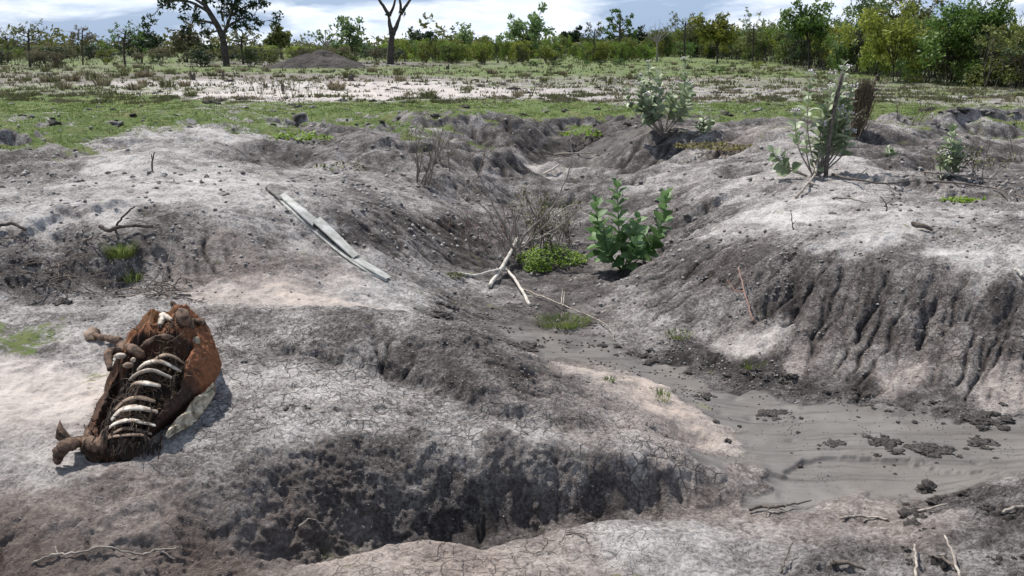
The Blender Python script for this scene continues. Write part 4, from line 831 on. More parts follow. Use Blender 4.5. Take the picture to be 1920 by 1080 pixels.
# ---------------------------------------------------------------- plants
def leafy(name, a, b, tr=.3, rough=.55, sp=.3, ov=0): return simple(name, a, b, 9, rough, 0, tint=.75, trans=tr, spec=sp, objvar=ov)
M_cal = leafy('waxy_leaf', (.045, .11, .028), (.22, .34, .14), .3, .55, .35)
M_calg = leafy('dusty_leaf', (.075, .13, .04), (.48, .54, .36), .25, .5, .4)
M_calf = simple('pale_flowers', (.30, .25, .28), (.70, .66, .66), 60, .6, 0)
M_grass = leafy('grass_blade', (.06, .09, .02), (.22, .27, .08), .35)
M_dry = leafy('dry_blade', (.10, .085, .055), (.30, .26, .17), .2, .8)
M_dark = leafy('dull_weed', (.05, .055, .028), (.20, .21, .09), .2, .8)
def leaf(mb, p, d, up, ln, wd, c):
    d = d.normalized(); s = d.cross(up).normalized(); n = s.cross(d).normalized()
    prof = [(0, .04), (.15, .62), (.38, 1.0), (.62, .93), (.85, .5), (1.0, 0.02)]
    vs = []
    for t, w in prof:
        ctr = p + d * ln * t + n * (-.16 * ln * t * t); h = n * (wd * w * .22)
        vs += [ctr - s * wd * w * .5 + h, ctr, ctr + s * wd * w * .5 + h]
    q = [(3 * i + k, 3 * i + k + 1, 3 * i + k + 4, 3 * i + k + 3) for i in range(5) for k in (0, 1)]
    mb.add([tuple(v) for v in vs], q, None, c)
def calotropis(label, base_uv, tops, leaf_l, mat, group=None, bare=.3, flowers=0, gap=None, seed=1, dead=(), stemr=.010):
    random.seed(seed); b = gnd(*base_uv); root = empty('milkweed_shrub', b, label, 'shrub', group)
    stems = MB(); lv = MB(); fw = MB(); nf = 0
    for (u, v, dy, bare_) in tops:
        tp = at(u, v, b.y + dy); tp0 = tp - b; ln = tp0.length
        mid = Vector((tp0.x * .75, tp0.y * .6, tp0.z * .45)) + Vector([random.uniform(-.03, .03) for _ in range(3)]) * ln
        st = curve([Vector((random.uniform(-.03, .03), random.uniform(-.03, .03), -.03)), mid, tp0], 8); stems.tube(st, taper(len(st), stemr, .0035), 6, random.random())
        g_ = gap or leaf_l * .42; cum = 0; last = -1; k = 0; tot = sum((st[i + 1] - st[i]).length for i in range(len(st) - 1)); ang = random.uniform(0, 3)
        pos = tot * bare_
        while pos < tot:
            acc = 0
            for i in range(len(st) - 1):
                sl_ = (st[i + 1] - st[i]).length
                if acc + sl_ >= pos: break
                acc += sl_
            ax = (st[i + 1] - st[i]).normalized(); p = st[i].lerp(st[i + 1], (pos - acc) / sl_)
            side = ax.cross(Vector((math.cos(ang), math.sin(ang), .1))).normalized()
            f = pos / tot; sz = leaf_l * (1.05 - .55 * max(0, (f - .55) / .45)) * random.uniform(.8, 1.12)
            for sgn in (1, -1):
                el_ = random.uniform(.45, 1.15) + (.6 if f > .88 else 0)
                d = side * sgn + ax * el_ + Vector((0, 0, random.uniform(-.2, .2)))
                leaf(lv, p + side * sgn * .006, d, ax + Vector((random.uniform(-.3, .3), random.uniform(-.3, .3), 0)), sz, sz * random.uniform(.66, .82), random.random())
            ang += math.pi / 2 + random.uniform(-.25, .25); pos += g_ * (1.0 - .45 * f) * random.uniform(.85, 1.15)
        if random.random() < flowers:
            for _ in range(14):
                c = tp0 + Vector((random.gauss(0, .03), random.gauss(0, .03), random.uniform(.0, .05))); r = random.uniform(.008, .016)
                oc = [(c.x + r, c.y, c.z), (c.x - r, c.y, c.z), (c.x, c.y + r, c.z), (c.x, c.y - r, c.z), (c.x, c.y, c.z + r), (c.x, c.y, c.z - r)]
                fw.add(oc, None, [(0, 2, 4), (2, 1, 4), (1, 3, 4), (3, 0, 4), (2, 0, 5), (1, 2, 5), (3, 1, 5), (0, 3, 5)]); nf += 1
    stems.build('stem', M_wood if flowers else M_cal, root); lv.build('leaves', mat, root)
    if nf: fw.build('flowers', M_calf, root)
    return root
calotropis('bright green broad leaved milkweed shrub growing in the gully beside the dead branches', (1168, 505),
    [(1118, 372, -.1, .3), (1157, 342, .05, .25), (1250, 356, .15, .35), (1198, 402, -.15, .3), (1132, 425, -.25, .3), (1236, 436, .1, .4), (1172, 420, .1, .3), (1110, 430, .15, .4), (1195, 450, -.3, .35)], .165, M_cal, seed=3, stemr=.008, gap=.088)
tl = [(random.Random(4).uniform(0, 1), 0)]
rr = random.Random(8)
calotropis('dense round grey green milkweed shrub with pale flowers at the back gully edge', (1243, 250),
    [(1216, 118, 0, .3), (1286, 112, .2, .35), (1200, 160, -.2, .3), (1295, 165, 0, .35), (1175, 170, .1, .7)] + [(rr.uniform(1196, 1300), rr.uniform(128, 190), rr.uniform(-.5, .5), rr.uniform(.3, .55)) for _ in range(13)], .18, M_calg, seed=5, flowers=.7, gap=.105, stemr=.013)
calotropis('tall sparse milkweed shrub with whitish flowers leaning round the wooden post', (1528, 330),
    [(1583, 112, .1, .6), (1520, 140, -.1, .5), (1560, 165, -.2, .3), (1578, 170, .1, .4), (1590, 185, .1, .5), (1552, 185, .2, .35), (1490, 212, -.2, .55), (1585, 225, .1, .5), (1445, 275, -.3, .6), (1462, 300, -.4, .55), (1545, 235, -.2, .2), (1575, 205, -.2, .4), (1562, 140, 0, .5), (1598, 165, .1, .6), (1512, 240, .1, .5), (1540, 205, 0, .3), (1595, 250, -.1, .6), (1586, 130, -.15, .5), (1574, 150, .15, .45), (1592, 215, -.1, .5), (1566, 220, .15, .4)], .15, M_calg, seed=6, flowers=.75, gap=.12, stemr=.011)
calotropis('small stacked milkweed plant standing alone on the right bank below the gully rim', (1785, 330),
    [(1786, 238, 0, .25), (1776, 262, .1, .3), (1796, 268, -.1, .3), (1770, 290, -.1, .3), (1800, 292, 0, .3)], .13, M_calg, seed=9, flowers=.5, gap=.07, stemr=.008)
calotropis('low milkweed seedling with grey leaves just right of the dense round shrub', (1322, 250), [(1318, 215, 0, .2), (1333, 225, 0, .3), (1305, 228, 0, .3)], .12, M_calg, seed=10, gap=.06)
calotropis('tiny dusty milkweed seedling on the dark bank right of the wooden post', (1668, 292), [(1664, 278, 0, .1), (1674, 280, 0, .1)], .10, M_calg, seed=12, gap=.05)
# wooden post
b = gnd(1548, 332); o_ = MB(); tp = at(1579, 138, b.y + .1) - b
pc = curve([Vector((0, 0, -.1)), tp * .5 + Vector((-.03, 0, 0)), tp], 6); o_.tube(pc, taper(len(pc), .033, .026), 10, .5, wob=.06, flat=.7)
o_ = o_.build('wooden_post', M_dark_wood); o_.location = b; tag(o_, 'grey weathered wooden post leaning right inside the sparse milkweed shrub', 'post')
# grass and weed tufts
def tuft_mesh(n, h, spread, w=.004, seed=0, lean=.6):
    r = np.random.RandomState(seed); mb = MB()
    for _ in range(n):
        a = r.uniform(0, 6.28); rad = spread * math.sqrt(r.rand()); p = np.array([rad * math.cos(a), rad * math.sin(a), -.01]); hh_ = h * r.uniform(.5, 1.1)
        d = np.array([math.cos(a) * lean * r.rand(), math.sin(a) * lean * r.rand(), 1.0]); sd = np.array([math.sin(a), -math.cos(a), 0]) * w
        m1 = p + d * hh_ * .55; t1 = m1 + (d + np.array([math.cos(a), math.sin(a), -.5]) * .5) * hh_ * .45
        mb.add([p - sd, p + sd, m1 + sd * .7, m1 - sd * .7, t1], [(0, 1, 2, 3)], [(3, 2, 4)], r.rand())
    return mb.mesh('grass_tuft')
def put(name, me, m, loc, label, cat, group=None, rz=0, sc=1.0, kind=None):
    o = bpy.data.objects.new(name, me)
    if not me.materials: me.materials.append(m)
    C.objects.link(o); o.location = loc; o.rotation_euler = (0, 0, rz); o.scale = (sc, sc, sc) if not hasattr(sc, '__len__') else sc
    return tag(o, label, cat, group, kind)
put('grass_tuft', tuft_mesh(420, .12, .10, .003, 1), M_grass, gnd(226, 478), 'bright green grass tuft under the bent dead stick on the left slope', 'grass tuft')
put('grass_tuft', tuft_mesh(110, .10, .08, .003, 2), M_grass, gnd(248, 524), 'smaller grass tuft in the thorny twigs below the bright one', 'grass tuft')
put('grass_tuft', tuft_mesh(160, .05, .09, .003, 3), M_grass, gnd(1230, 744), 'little green tuft growing at the edge of the tan sand spit', 'grass tuft')
put('grass_tuft', tuft_mesh(120, .05, .10, .003, 4), M_grass, gnd(1272, 628), 'low tuft on the right side of the gully floor near a pale stain', 'grass tuft')
put('grass_tuft', tuft_mesh(120, .05, .09, .003, 7), M_grass, gnd(1410, 686), 'low tuft at the foot of the rilled right hill', 'grass tuft')
put('grass_tuft', tuft_mesh(80, .04, .03, .003, 8), M_grass, gnd(1142, 714), 'tiny tuft at the upper end of the tan sand spit', 'grass tuft')
o_ = put('weed_patch', tuft_mesh(500, .07, .22, .003, 5, 1.2), M_grass, gnd(1055, 605), 'flat green weed patch under the thin curved stick in the gully', 'weeds'); o_.scale = (1, .7, 1)
def leafpatch(n, rx, ry, h, sz, seed):
    r = np.random.RandomState(seed); mb = MB()
    for _ in range(n):
        a = r.uniform(0, 6.28); q = math.sqrt(r.rand()); p = Vector((rx * q * math.cos(a), ry * q * math.sin(a), h * r.rand() * (1.1 - q)))
        leaf(mb, p, Vector((r.uniform(-1, 1), r.uniform(-1, 1), r.uniform(.1, 1))), Vector((0, 0, 1)), sz * r.uniform(.6, 1.3), sz * r.uniform(.4, .7), r.rand())
    return mb.mesh('leaf_patch')
M_lime = leafy('lime_leaf', (.07, .13, .012), (.26, .38, .05), .35)
put('weed_patch', leafpatch(900, .38, .28, .22, .035, 1), M_lime, gnd(1032, 490), 'lime green leafy weeds at the foot of the dead branches', 'weeds')
put('weed_patch', leafpatch(300, .14, .12, .22, .032, 2), M_lime, gnd(1008, 508), 'small upright leafy weed left of the lime green patch', 'weeds')
put('weed_patch', leafpatch(160, .12, .08, .05, .025, 3), M_dark, gnd(850, 520), 'thin dull weeds near the end of the metal strip', 'weeds')
put('weed_patch', leafpatch(200, .6, .3, .10, .07, 4), M_lime, gnd(1112, 254), 'bright green creeper on the dark wall of the back gully', 'weeds')
put('weed_patch', leafpatch(200, .5, .3, .14, .07, 5), M_lime, gnd(560, 262), 'small green weeds in the hole under the plateau rim', 'weeds')
put('weed_patch', leafpatch(120, .4, .3, .10, .05, 6), M_dark, gnd(642, 318), 'dull weeds in the pale hollow between the back mounds', 'weeds')
put('weed_patch', leafpatch(900, 1.0, .55, .025, .05, 8), leafy('rusty_leaf', (.07, .06, .02), (.22, .20, .07), .2, .8), gnd(1388, 276), 'flat brownish green mat of weeds right of the dense round shrub', 'weeds')
put('weed_patch', leafpatch(140, .2, .12, .04, .05, 7), M_lime, gnd(1805, 380), 'small yellow green leaves on the right hilltop', 'weeds')
# ---------------------------------------------------------------- dead sticks and branches
def stick(name, label, pts, r0, r1, m, cat='stick', group=None, sub=6, jit=.004, side=(), n=7, lead=None):
    g0 = lead or gnd(pts[0][0], pts[0][1]); P0 = []
    for p in pts:
        P0.append((at(p[0], p[1], g0.y + p[3]) if len(p) == 4 else gnd(p[0], p[1], p[2] + r0)) - g0)
    mb = MB(); c = curve(P0, sub, jit); mb.tube(c, taper(len(c), r0, r1), n, random.random(), wob=.12)
    root = None
    for s_ in side:
        q = [(at(p[0], p[1], g0.y + p[3]) if len(p) == 4 else gnd(p[0], p[1], p[2] + r1)) - g0 for p in s_]
        cc = curve(q, sub, jit * .6); mb.tube(cc, taper(len(cc), r1 * 1.6, r1 * .5), 6, random.random(), wob=.1)
    o = mb.build(name, m); o.location = g0; return tag(o, label, cat, group)
stick('dead_branch', 'thick bleached white log end sticking out of the dead bush', [(918, 541, 0), (938, 518, .04), (956, 494, .08), (970, 472, .12)], .020, .017, M_bleach, 'branch')
stick('dead_branch', 'long pale fallen branch bent in two across the bleached log', [(856, 514, 0), (890, 523, .02), (925, 525, .07), (952, 520, .05), (975, 548, .03), (994, 575, 0)], .012, .014, M_bleach, 'branch')
stick('dead_branch', 'long thin curved stick running from the log to the gully floor', [(975, 545, .02), (1010, 560, .02), (1060, 585, .04), (1110, 606, .04), (1140, 622, .03), (1153, 640, 0)], .008, .004, M_wood, side=[[(1052, 582, .04), (1054, 566, .10)], [(1056, 584, .04), (1058, 568, .1)]])
stick('dead_stick', 'dark red stick standing against the rills of the right hill', [(1412, 606, 0), (1398, 570, .05), (1382, 535, .13)], .007, .005, M_red_wood, side=[[(1394, 562, .06), (1378, 558, .05), (1362, 545, .08)]])
stick('dead_stick', 'long pale crooked twig on the brown soil at bottom left', [(62, 1060, .005), (100, 1050, .015), (150, 1042, .01), (200, 1036, .02), (260, 1046, .01), (300, 1038, .015), (342, 1032, .005)], .0045, .003, M_wood, side=[[(110, 1048, .01), (105, 1035, .02)], [(300, 1038, .01), (330, 1050, .0)]])
stick('dead_stick', 'forked driftwood twig lying on the mud near the front bank tip', [(1405, 962, .01), (1430, 958, .015), (1455, 962, .02), (1480, 955, .015), (1520, 948, .02)], .009, .003, M_dark_wood, side=[[(1440, 960, .02), (1436, 972, .01)], [(1450, 956, .02), (1475, 964, .01)]])
stick('dead_stick', 'straight pale stick at the mud edge near bottom right', [(1575, 978, .01), (1620, 976, .015), (1665, 978, .005)], .006, .005, M_wood)
stick('dead_stick', 'second pale stick beyond the straight one at the mud edge', [(1690, 968, .01), (1740, 962, .015), (1775, 955, .02)], .006, .004, M_wood)
stick('dead_stick', 'dark broken wood piece half buried at the bottom right', [(1560, 1064, .01), (1590, 1066, .01), (1622, 1074, 0)], .011, .005, M_dark_wood)
stick('dead_stick', 'pale upright splinter between clods at the bottom right', [(1716, 1085, .0), (1716, 1060, .02), (1712, 1040, .04)], .006, .004, M_wood)
stick('dead_stick', 'leaning pale stick in the bottom right clods', [(1800, 1085, .0), (1785, 1058, .03), (1768, 1028, .05)], .006, .004, M_wood)
stick('dead_stick', 'dark stick beside the leaning pale one in the bottom right', [(1795, 1075, .01), (1770, 1062, .02), (1740, 1052, .02)], .008, .004, M_dark_wood)
stick('dead_stick', 'pale stick at the right frame edge above the clod heap', [(1880, 968, .01), (1905, 962, .02), (1940, 960, .02)], .008, .006, M_wood)
stick('dead_stick', 'thin bent twig standing on the near bank', [(1465, 1075, .0), (1472, 1060, .03), (1484, 1040, .05)], .004, .002, M_dark_wood)
stick('dead_stick', 'small curled root on the lumpy front bank', [(560, 998, .02), (580, 988, .03), (606, 990, .02)], .004, .002, M_wood)
stick('dead_stick', 'small twig on the smooth near bank rim', [(1060, 1010, .01), (1090, 1005, .01), (1100, 1018, .01)], .003, .002, M_dark_wood)
stick('dead_stick', 'short dark log on the pale right hilltop', [(1710, 430, .02), (1730, 434, .02), (1748, 438, .01)], .022, .014, M_dark_wood)
stick('dead_stick', 'bent upright twig with side shoots on the right hill brow', [(1488, 432, 0, 0), (1486, 418, 0, 0), (1483, 398, 0, 0)], .006, .003, M_dark_wood, side=[[(1487, 420, 0, 0), (1494, 412, 0, 0)]])
stick('dead_stick', 'light stone coloured stick at the far right hillside', [(1905, 510, .01), (1915, 525, .01)], .015, .01, M_bleach)
stick('dead_stick', 'dark crooked upright stick above the bright grass tuft', [(228, 462, 0, .1), (217, 430, 0, .1), (226, 412, 0, .1), (240, 396, 0, .1), (252, 387, 0, .1)], .010, .006, M_dark_wood)
stick('dead_stick', 'dark horizontal branch lying behind the bright grass tuft', [(190, 438, .04), (205, 446, .04), (240, 440, .05), (288, 436, .03)], .016, .012, M_dark_wood)
stick('dead_stick', 'tall thin pale reed stalk leaning right on the left slope', [(303, 540, 0, 0), (315, 490, 0, .05), (330, 434, 0, .1)], .004, .002, M_wood)
stick('dead_stick', 'dark bent root on the far left of the left slope', [(-10, 438, .03), (25, 436, .05), (50, 440, .02)], .014, .010, M_dark_wood)
stick('dead_stick', 'lone twig standing on the pale back left mound', [(285, 322, 0, 0), (286, 300, 0, 0), (290, 285, 0, 0)], .011, .006, M_dark_wood, side=[[(286, 300, 0, 0), (283, 288, 0, 0)]])
stick('dead_branch', 'forked dead branch at the foot of the wooden post', [(1492, 375, .01), (1515, 352, .04), (1528, 338, .08), (1520, 325, .15)], .014, .010, M_wood, 'branch', side=[[(1515, 352, .04), (1535, 355, .03)], [(1528, 340, .08), (1532, 322, .16)]])
stick('dead_branch', 'long dark thorny branch lying right of the wooden post', [(1560, 335, .03), (1600, 348, .05), (1660, 356, .05), (1720, 348, .04)], .014, .006, M_dark_wood, 'branch', side=[[(1600, 348, .05), (1625, 338, .12)], [(1660, 355, .05), (1680, 366, .03)]])
stick('dead_branch', 'thin dead branch stretched across the right bank below the small plant', [(1732, 330, .03), (1780, 338, .05), (1850, 344, .04), (1895, 342, .03)], .012, .006, M_wood, 'branch')
stick('dead_branch', 'lower of the two parallel branches on the right bank', [(1735, 345, .02), (1800, 352, .03), (1870, 362, .03), (1925, 380, .02)], .010, .006, M_dark_wood, 'branch', side=[[(1870, 362, .03), (1890, 380, .03)]])
stick('dead_stick', 'flat curved twig on the pale ground below the post', [(1560, 375, .01), (1590, 378, .02), (1625, 384, .01)], .008, .004, M_dark_wood)
stick('dead_stick', 'small forked upright twig on the hilltop below the post', [(1663, 396, 0, 0), (1661, 382, 0, 0), (1650, 368, 0, 0)], .007, .003, M_dark_wood, side=[[(1661, 384, 0, 0), (1676, 374, 0, 0)]])
stick('dead_stick', 'white curled twig ring at the right frame edge of the bank', [(1897, 378, 0, 0), (1892, 366, 0, 0), (1898, 358, 0, 0), (1906, 372, 0, .1)], .010, .006, M_bleach)
stick('dead_stick', 'pale broken stick at the back gully bend', [(1020, 330, .02), (1035, 326, .05), (1048, 320, .08)], .020, .014, M_bleach)
stick('dead_stick', 'straight pale pole lying on the back gully mud', [(1040, 292, .02), (1080, 291, .02), (1122, 290, .02)], .014, .010, M_wood)
# tangled thorny twigs on the left
random.seed(21)
def grow(mb, p, d, ln, r, depth, nch, spread, tips, grav=0, bend=.25, sides=5, ratio=.68):
    pts = [p]; dd = d.normalized(); k = 4
    for i in range(k):
        dd = (dd + Vector([random.uniform(-bend, bend) for _ in range(3)]) + Vector((0, 0, grav))).normalized(); pts.append(pts[-1] + dd * ln / k)
    mb.tube(pts, taper(k + 1, r, r * .62), sides, random.random(), cap=False)
    if depth == 0: tips.append((pts[-1], dd)); return
    for c in range(nch):
        at_ = random.randint(2, k) if c else k
        nd = (dd + Vector([random.uniform(-spread, spread) for _ in range(3)])).normalized()
        grow(mb, pts[at_], nd, ln * ratio * random.uniform(.75, 1.2), r * .6, depth - 1, nch, spread, tips, grav, bend, sides, ratio)
tw_labels = ['low thorny twig heap left of the thin reed stalk', 'tangled dead twigs in front of the smaller grass tuft', 'sprawling dead twigs at the left edge of the left slope', 'grey dead twigs below the dark horizontal branch', 'thorny twig clump just behind the carcass', 'loose dead twigs on the far left foot slope']
for lab, (u, v, w) in zip(tw_labels, [(180, 530, .5), (262, 545, .45), (30, 500, .5), (150, 480, .45), (320, 545, .3), (90, 525, .4)]):
    b = gnd(u, v); mb = MB(); tips = []
    for k in range(7):
        a = random.uniform(0, 6.28); q = Vector((random.uniform(-w, w) * .6, random.uniform(-.2, .2), 0)); q.z = H(b.x + q.x, b.y + q.y) - b.z + .01
        grow(mb, q, Vector((math.cos(a), math.sin(a) * .6, random.uniform(.05, .55))), w * random.uniform(.25, .5), .0055, 2, 3, .8, tips, -.05)
    o_ = mb.build('thorny_twigs', M_twig); o_.location = b; tag(o_, lab, 'twigs')
# the dead bush in the gully: grey branches fanning up from the log
b = gnd(972, 505); root = empty('dead_bush', b, 'dead grey bush with long bare branches fanning over the gully', 'bush')
mb = MB(); tips = []
for path in [[(972, 470), (985, 440), (1030, 395), (1055, 350), (1072, 300), (1070, 262)], [(965, 480), (950, 430), (925, 385), (905, 340), (885, 308)], [(975, 470), (970, 430), (960, 400), (958, 380)],
             [(985, 460), (1020, 425), (1060, 390), (1110, 380)], [(960, 480), (935, 450), (900, 420), (870, 400)], [(980, 465), (1000, 430), (1010, 395), (1005, 350)], [(990, 455), (1040, 430), (1075, 400)], [(965, 470), (930, 425), (915, 395), (880, 370)], [(975, 468), (1015, 445), (1045, 435)]]:
    dy = random.uniform(-.35, .35); q = [at(u, v, b.y + .15 + dy * i / 5) - b for i, (u, v) in enumerate(path)]
    c = curve(q, 5, .006); mb.tube(c, taper(len(c), .014 if len(path) > 4 else .010, .004), 6, random.random())
    for j in range(4, len(c), 2):
        grow(mb, c[j], (c[j] - c[j - 3]).normalized() + Vector([random.uniform(-.9, .9) for _ in range(3)]), random.uniform(.08, .25), .003, 2, 2, .7, tips, 0, .2, 4)
mb.build('branches', M_wood, root)
random.seed(5)
def brush(label, uv, n, h, w, m, cat='bush', lvs=None, leafsz=.02, seed=1, name='dry_brush', depth=2):
    random.seed(seed); b = gnd(*uv); root = empty(name, b, label, cat); mb = MB(); tips = []
    for k in range(n):
        q = Vector((random.uniform(-w, w), random.uniform(-w, w) * .5, -.02))
        grow(mb, q, Vector((random.uniform(-.5, .5), random.uniform(-.4, .4), 1)), h * random.uniform(.3, .55), .005 * h / .4, depth, 3, .5, tips, 0, .18, 4)
    mb.build('twigs', m, root)
    if lvs:
        lm = MB()
        for p, d in tips:
            for _ in range(3):
                q = p + Vector([random.gauss(0, .02 * h / .4) for _ in range(3)]); leaf(lm, q, Vector([random.uniform(-1, 1) for _ in range(3)]), Vector((0, .1, 1)), leafsz * random.uniform(.7, 1.4), leafsz * .55, random.random())
        lm.build('leaves', lvs, root)
    return root
M_redtwig = simple('red_twig', (.10, .06, .05), (.24, .16, .13), 30, .9, 0, tint=.5)
brush('low tangle of reddish dry twigs left of the dead grey bush', (880, 455), 26, .36, .48, M_redtwig, seed=31)
brush('dry twigs under the left side of the dead grey bush', (930, 475), 10, .28, .25, M_twig, seed=32)
brush('green leaved twiggy bush behind the bleached log', (1012, 470), 14, .62, .22, M_twig, lvs=M_dark, leafsz=.032, seed=33, name='twiggy_bush')
brush('finer green twigs right of the twiggy bush', (1050, 462), 8, .42, .15, M_twig, lvs=M_dark, leafsz=.028, seed=34, name='twiggy_bush')
brush('thin grey leafless shrub on the back left mound', (785, 345), 6, .8, .18, M_twig, lvs=M_dark, leafsz=.03, seed=35, name='sparse_shrub')
brush('wispy dead shrub on the dark back mound', (880, 330), 5, .7, .3, M_twig, seed=36, name='sparse_shrub')
brush('thin weed stalks in front of the reddish dry column', (1568, 262), 5, .5, .3, M_twig, lvs=M_dark, leafsz=.03, seed=37, name='sparse_shrub')
brush('weedy stalk standing in the grass band on the right', (1705, 235), 3, .6, .1, M_twig, lvs=M_dark, leafsz=.04, seed=38, name='sparse_shrub')
brush('brown weeds around the foot of the small stacked plant', (1800, 335), 9, .45, .35, M_twig, lvs=M_dark, leafsz=.035, seed=39, name='dry_brush')
brush('short weeds at the right end of the back rim', (1865, 300), 7, .4, .4, M_twig, seed=40)
# dark reddish dry column
M_colr = simple('dry_stalks', (.04, .033, .022), (.18, .13, .085), 20, .9, 0, tint=.6)
b = gnd(1610, 252); root = empty('dried_shrub', b, 'dark reddish brown dried shrub standing upright like a column right of the post', 'shrub'); mb = MB(); tp = (at(1612, 156, b.y) - b).z
rr = random.Random(3)
for k in range(520):
    a = rr.uniform(0, 6.28); q = math.sqrt(rr.random()) * .095; p0 = Vector((q * math.cos(a), q * math.sin(a), 0)); z0 = rr.uniform(-.05, tp * .75); z1 = min(tp * rr.uniform(.85, 1.08), z0 + rr.uniform(.2, .7))
    f = 1 + .45 * math.sin(z0 * 5 + a * 2); mb.tube([Vector((p0.x * f + .05 * z0 - .02, p0.y * f, z0)), Vector((p0.x * f * 1.1 + .05 * (z0 + z1) / 2 + rr.gauss(0, .02), p0.y, (z0 + z1) / 2)), Vector((p0.x * 1.0 + .05 * z1 + rr.gauss(0, .05), p0.y * 1.0 + rr.gauss(0, .04), z1))], [.006, .005, .002], 4, rr.random(), cap=False)
mb.build('stalks', M_colr, root)
# ================================================================ clods, crumbs, grass
def clod_mesh(seed, n=3, amp=.35, flat=.6):
    bm_ = __import__('bmesh').new(); __import__('bmesh').ops.create_icosphere(bm_, subdivisions=n, radius=1.0)
    r = np.random.RandomState(seed); co = np.array([v.co[:] for v in bm_.verts]); o = r.uniform(0, 50, 3)
    k = 1 + amp * fbm(co[:, 0] * 1.6 + o[0] + co[:, 2], co[:, 1] * 1.6 + o[1] + co[:, 2] * .7, 4, seed) * 1.3 + .28 * (.5 - worley(co[:, 0] * 2.3 + o[0] + co[:, 2] * 1.7, co[:, 1] * 2.3 - co[:, 2] * 1.3, seed)[0])
    co = co * k[:, None] * [1, 1, flat]; f = [[v.index for v in fc.verts] for fc in bm_.faces]; bm_.free()
    me = fast_mesh('clod', co, None, f); return me
M_clod = simple('clod_soil', (.035, .030, .027), (.13, .115, .105), 2.5, .95, 1, .08)
M_wet = simple('damp_clod_soil', (.035, .030, .027), (.125, .112, .103), 45, .9, 1, .02)
M_clodl = simple('pale_clod_soil', (.09, .08, .075), (.27, .25, .24), 2.0, .95, .8, .03)
def clod(label, u, v, w, flat=.5, seed=1, m=None, lumps=5, name='soil_clod', cat='clod', group=None, stretch=1.6):
    r = random.Random(seed); b = gnd(u, v); mb = MB(); base = [clod_mesh(seed * 7 + k, 3, .65, flat) for k in range(2)]
    W_ = w * b.y / F / 2
    if lumps > 3: lumps *= 4
    for k in range(lumps):
        me = base[k % 2]; n = len(me.vertices); c = np.zeros(n * 3); me.vertices.foreach_get('co', c); c = c.reshape(-1, 3)
        s = W_ * (r.uniform(.08, .28) * (1.6 if lumps < 8 else 1) if lumps > 1 else .8); a = r.uniform(0, 6.28)
        R_ = np.array([[math.cos(a), -math.sin(a), 0], [math.sin(a), math.cos(a), 0], [0, 0, 1]])
        px = r.gauss(0, .42) * W_ if lumps > 1 else 0; py = r.gauss(0, .3) * W_ + .15 * px if lumps > 1 else 0
        f = np.zeros(len(me.polygons) * 3, dtype=np.int32); me.polygons.foreach_get('vertices', f)
        mb.add((c @ R_.T) * s + [px, py, H(b.x + px, b.y + py) - b.z + s * flat * -.05], None, f.reshape(-1, 3))
    o = mb.build(name, m or M_wet); o.location = b; return tag(o, label, cat, group)
clod('broad dark crumbly clump on the mud, leftmost of the row of clumps', 1568, 832, 60, .22, 1)
clod('ring shaped dark clump on the mud, second of the row from the left', 1660, 828, 72, .3, 2, lumps=7)
clod('largest dark wet clump on the mud, right of the ring shaped one', 1748, 842, 105, .2, 3, lumps=9)
clod('flat long dark clump on the mud, rightmost of the row', 1838, 828, 78, .16, 4, lumps=6)
clod('dark clump on the mud nearer the hill, above the row', 1440, 776, 72, .22, 5, lumps=6)
clod('big dark clod heap at the foot of the right hill near the right frame edge', 1850, 788, 95, .35, 6, lumps=10)
clod('small round clod at the foot of the right hill', 1768, 772, 24, .7, 7, lumps=2)
clod('dark clump with a pale side on the mud beside the sand spit', 1318, 745, 60, .3, 8, lumps=5)
clod('small dark stone like clod on the mud near bottom right', 1700, 948, 16, .8, 9, lumps=1)
clod('dark clod at the very tip of the tan sand spit', 1363, 828, 16, .9, 10, lumps=1)
clod('little clod on the tan sand spit above its tip', 1342, 792, 16, .6, 11, lumps=1)
clod('tiny clod sitting at the right end of the sand spit', 1386, 800, 10, .8, 12, lumps=1)
clod('dark clod stuck in the mud next to the front bank tip', 1500, 875, 14, .7, 13, lumps=1)
clod('dark angular clod on the pale ground left behind the carcass', 120, 570, 34, .6, 14, lumps=1)
clod('flat stone beside the right flank of the carcass', 455, 677, 22, .35, 15, lumps=1, m=M_clodl)
clod('dark flat clod in the gully left of the log', 835, 590, 60, .3, 16, lumps=8)
clod('upper dark clod patch in the gully near the strip end', 838, 572, 45, .3, 17, lumps=6)
clod('rough dark clump at the gully bend under the long branch', 975, 650, 75, .35, 18, lumps=9)
clod('small dark clod on the crest of the middle left hill', 560, 407, 14, .7, 19, lumps=1)
clod('pebble pair on the pink sand left of the carcass', 182, 748, 22, .4, 20, lumps=2)
clod('small dark clod on the cracked ground right of the carcass shadow', 545, 762, 40, .2, 22, lumps=5)
clod('rough clod on the left slope at the frame edge', 60, 490, 46, .5, 23, lumps=6)
# heap at the right of the near bank and clods along the foot of the right hill
rr = random.Random(77)
for k in range(26):
    clod('crumbly dark clod in the heap at the lower right corner', rr.uniform(1700, 1930), rr.uniform(915, 1060), rr.uniform(14, 52), .6, 100 + k, lumps=rr.choice([1, 2, 3]), group='clods of the lower right heap')
for k in range(95):
    t = rr.random(); clod('dark clod at the foot of the rilled right hill', 1130 + t * 640 + rr.uniform(-20, 20), 655 + t * 118 + rr.gauss(0, 9), rr.uniform(6, 26), .5, 200 + k, lumps=rr.choice([1, 2, 3]), group='clods along the foot of the right hill')
for k in range(22):
    clod('small dark lump scattered over the smooth mud', rr.uniform(1480, 1900), rr.uniform(770, 900), rr.uniform(5, 14), .5, 300 + k, lumps=1, group='small lumps on the mud')
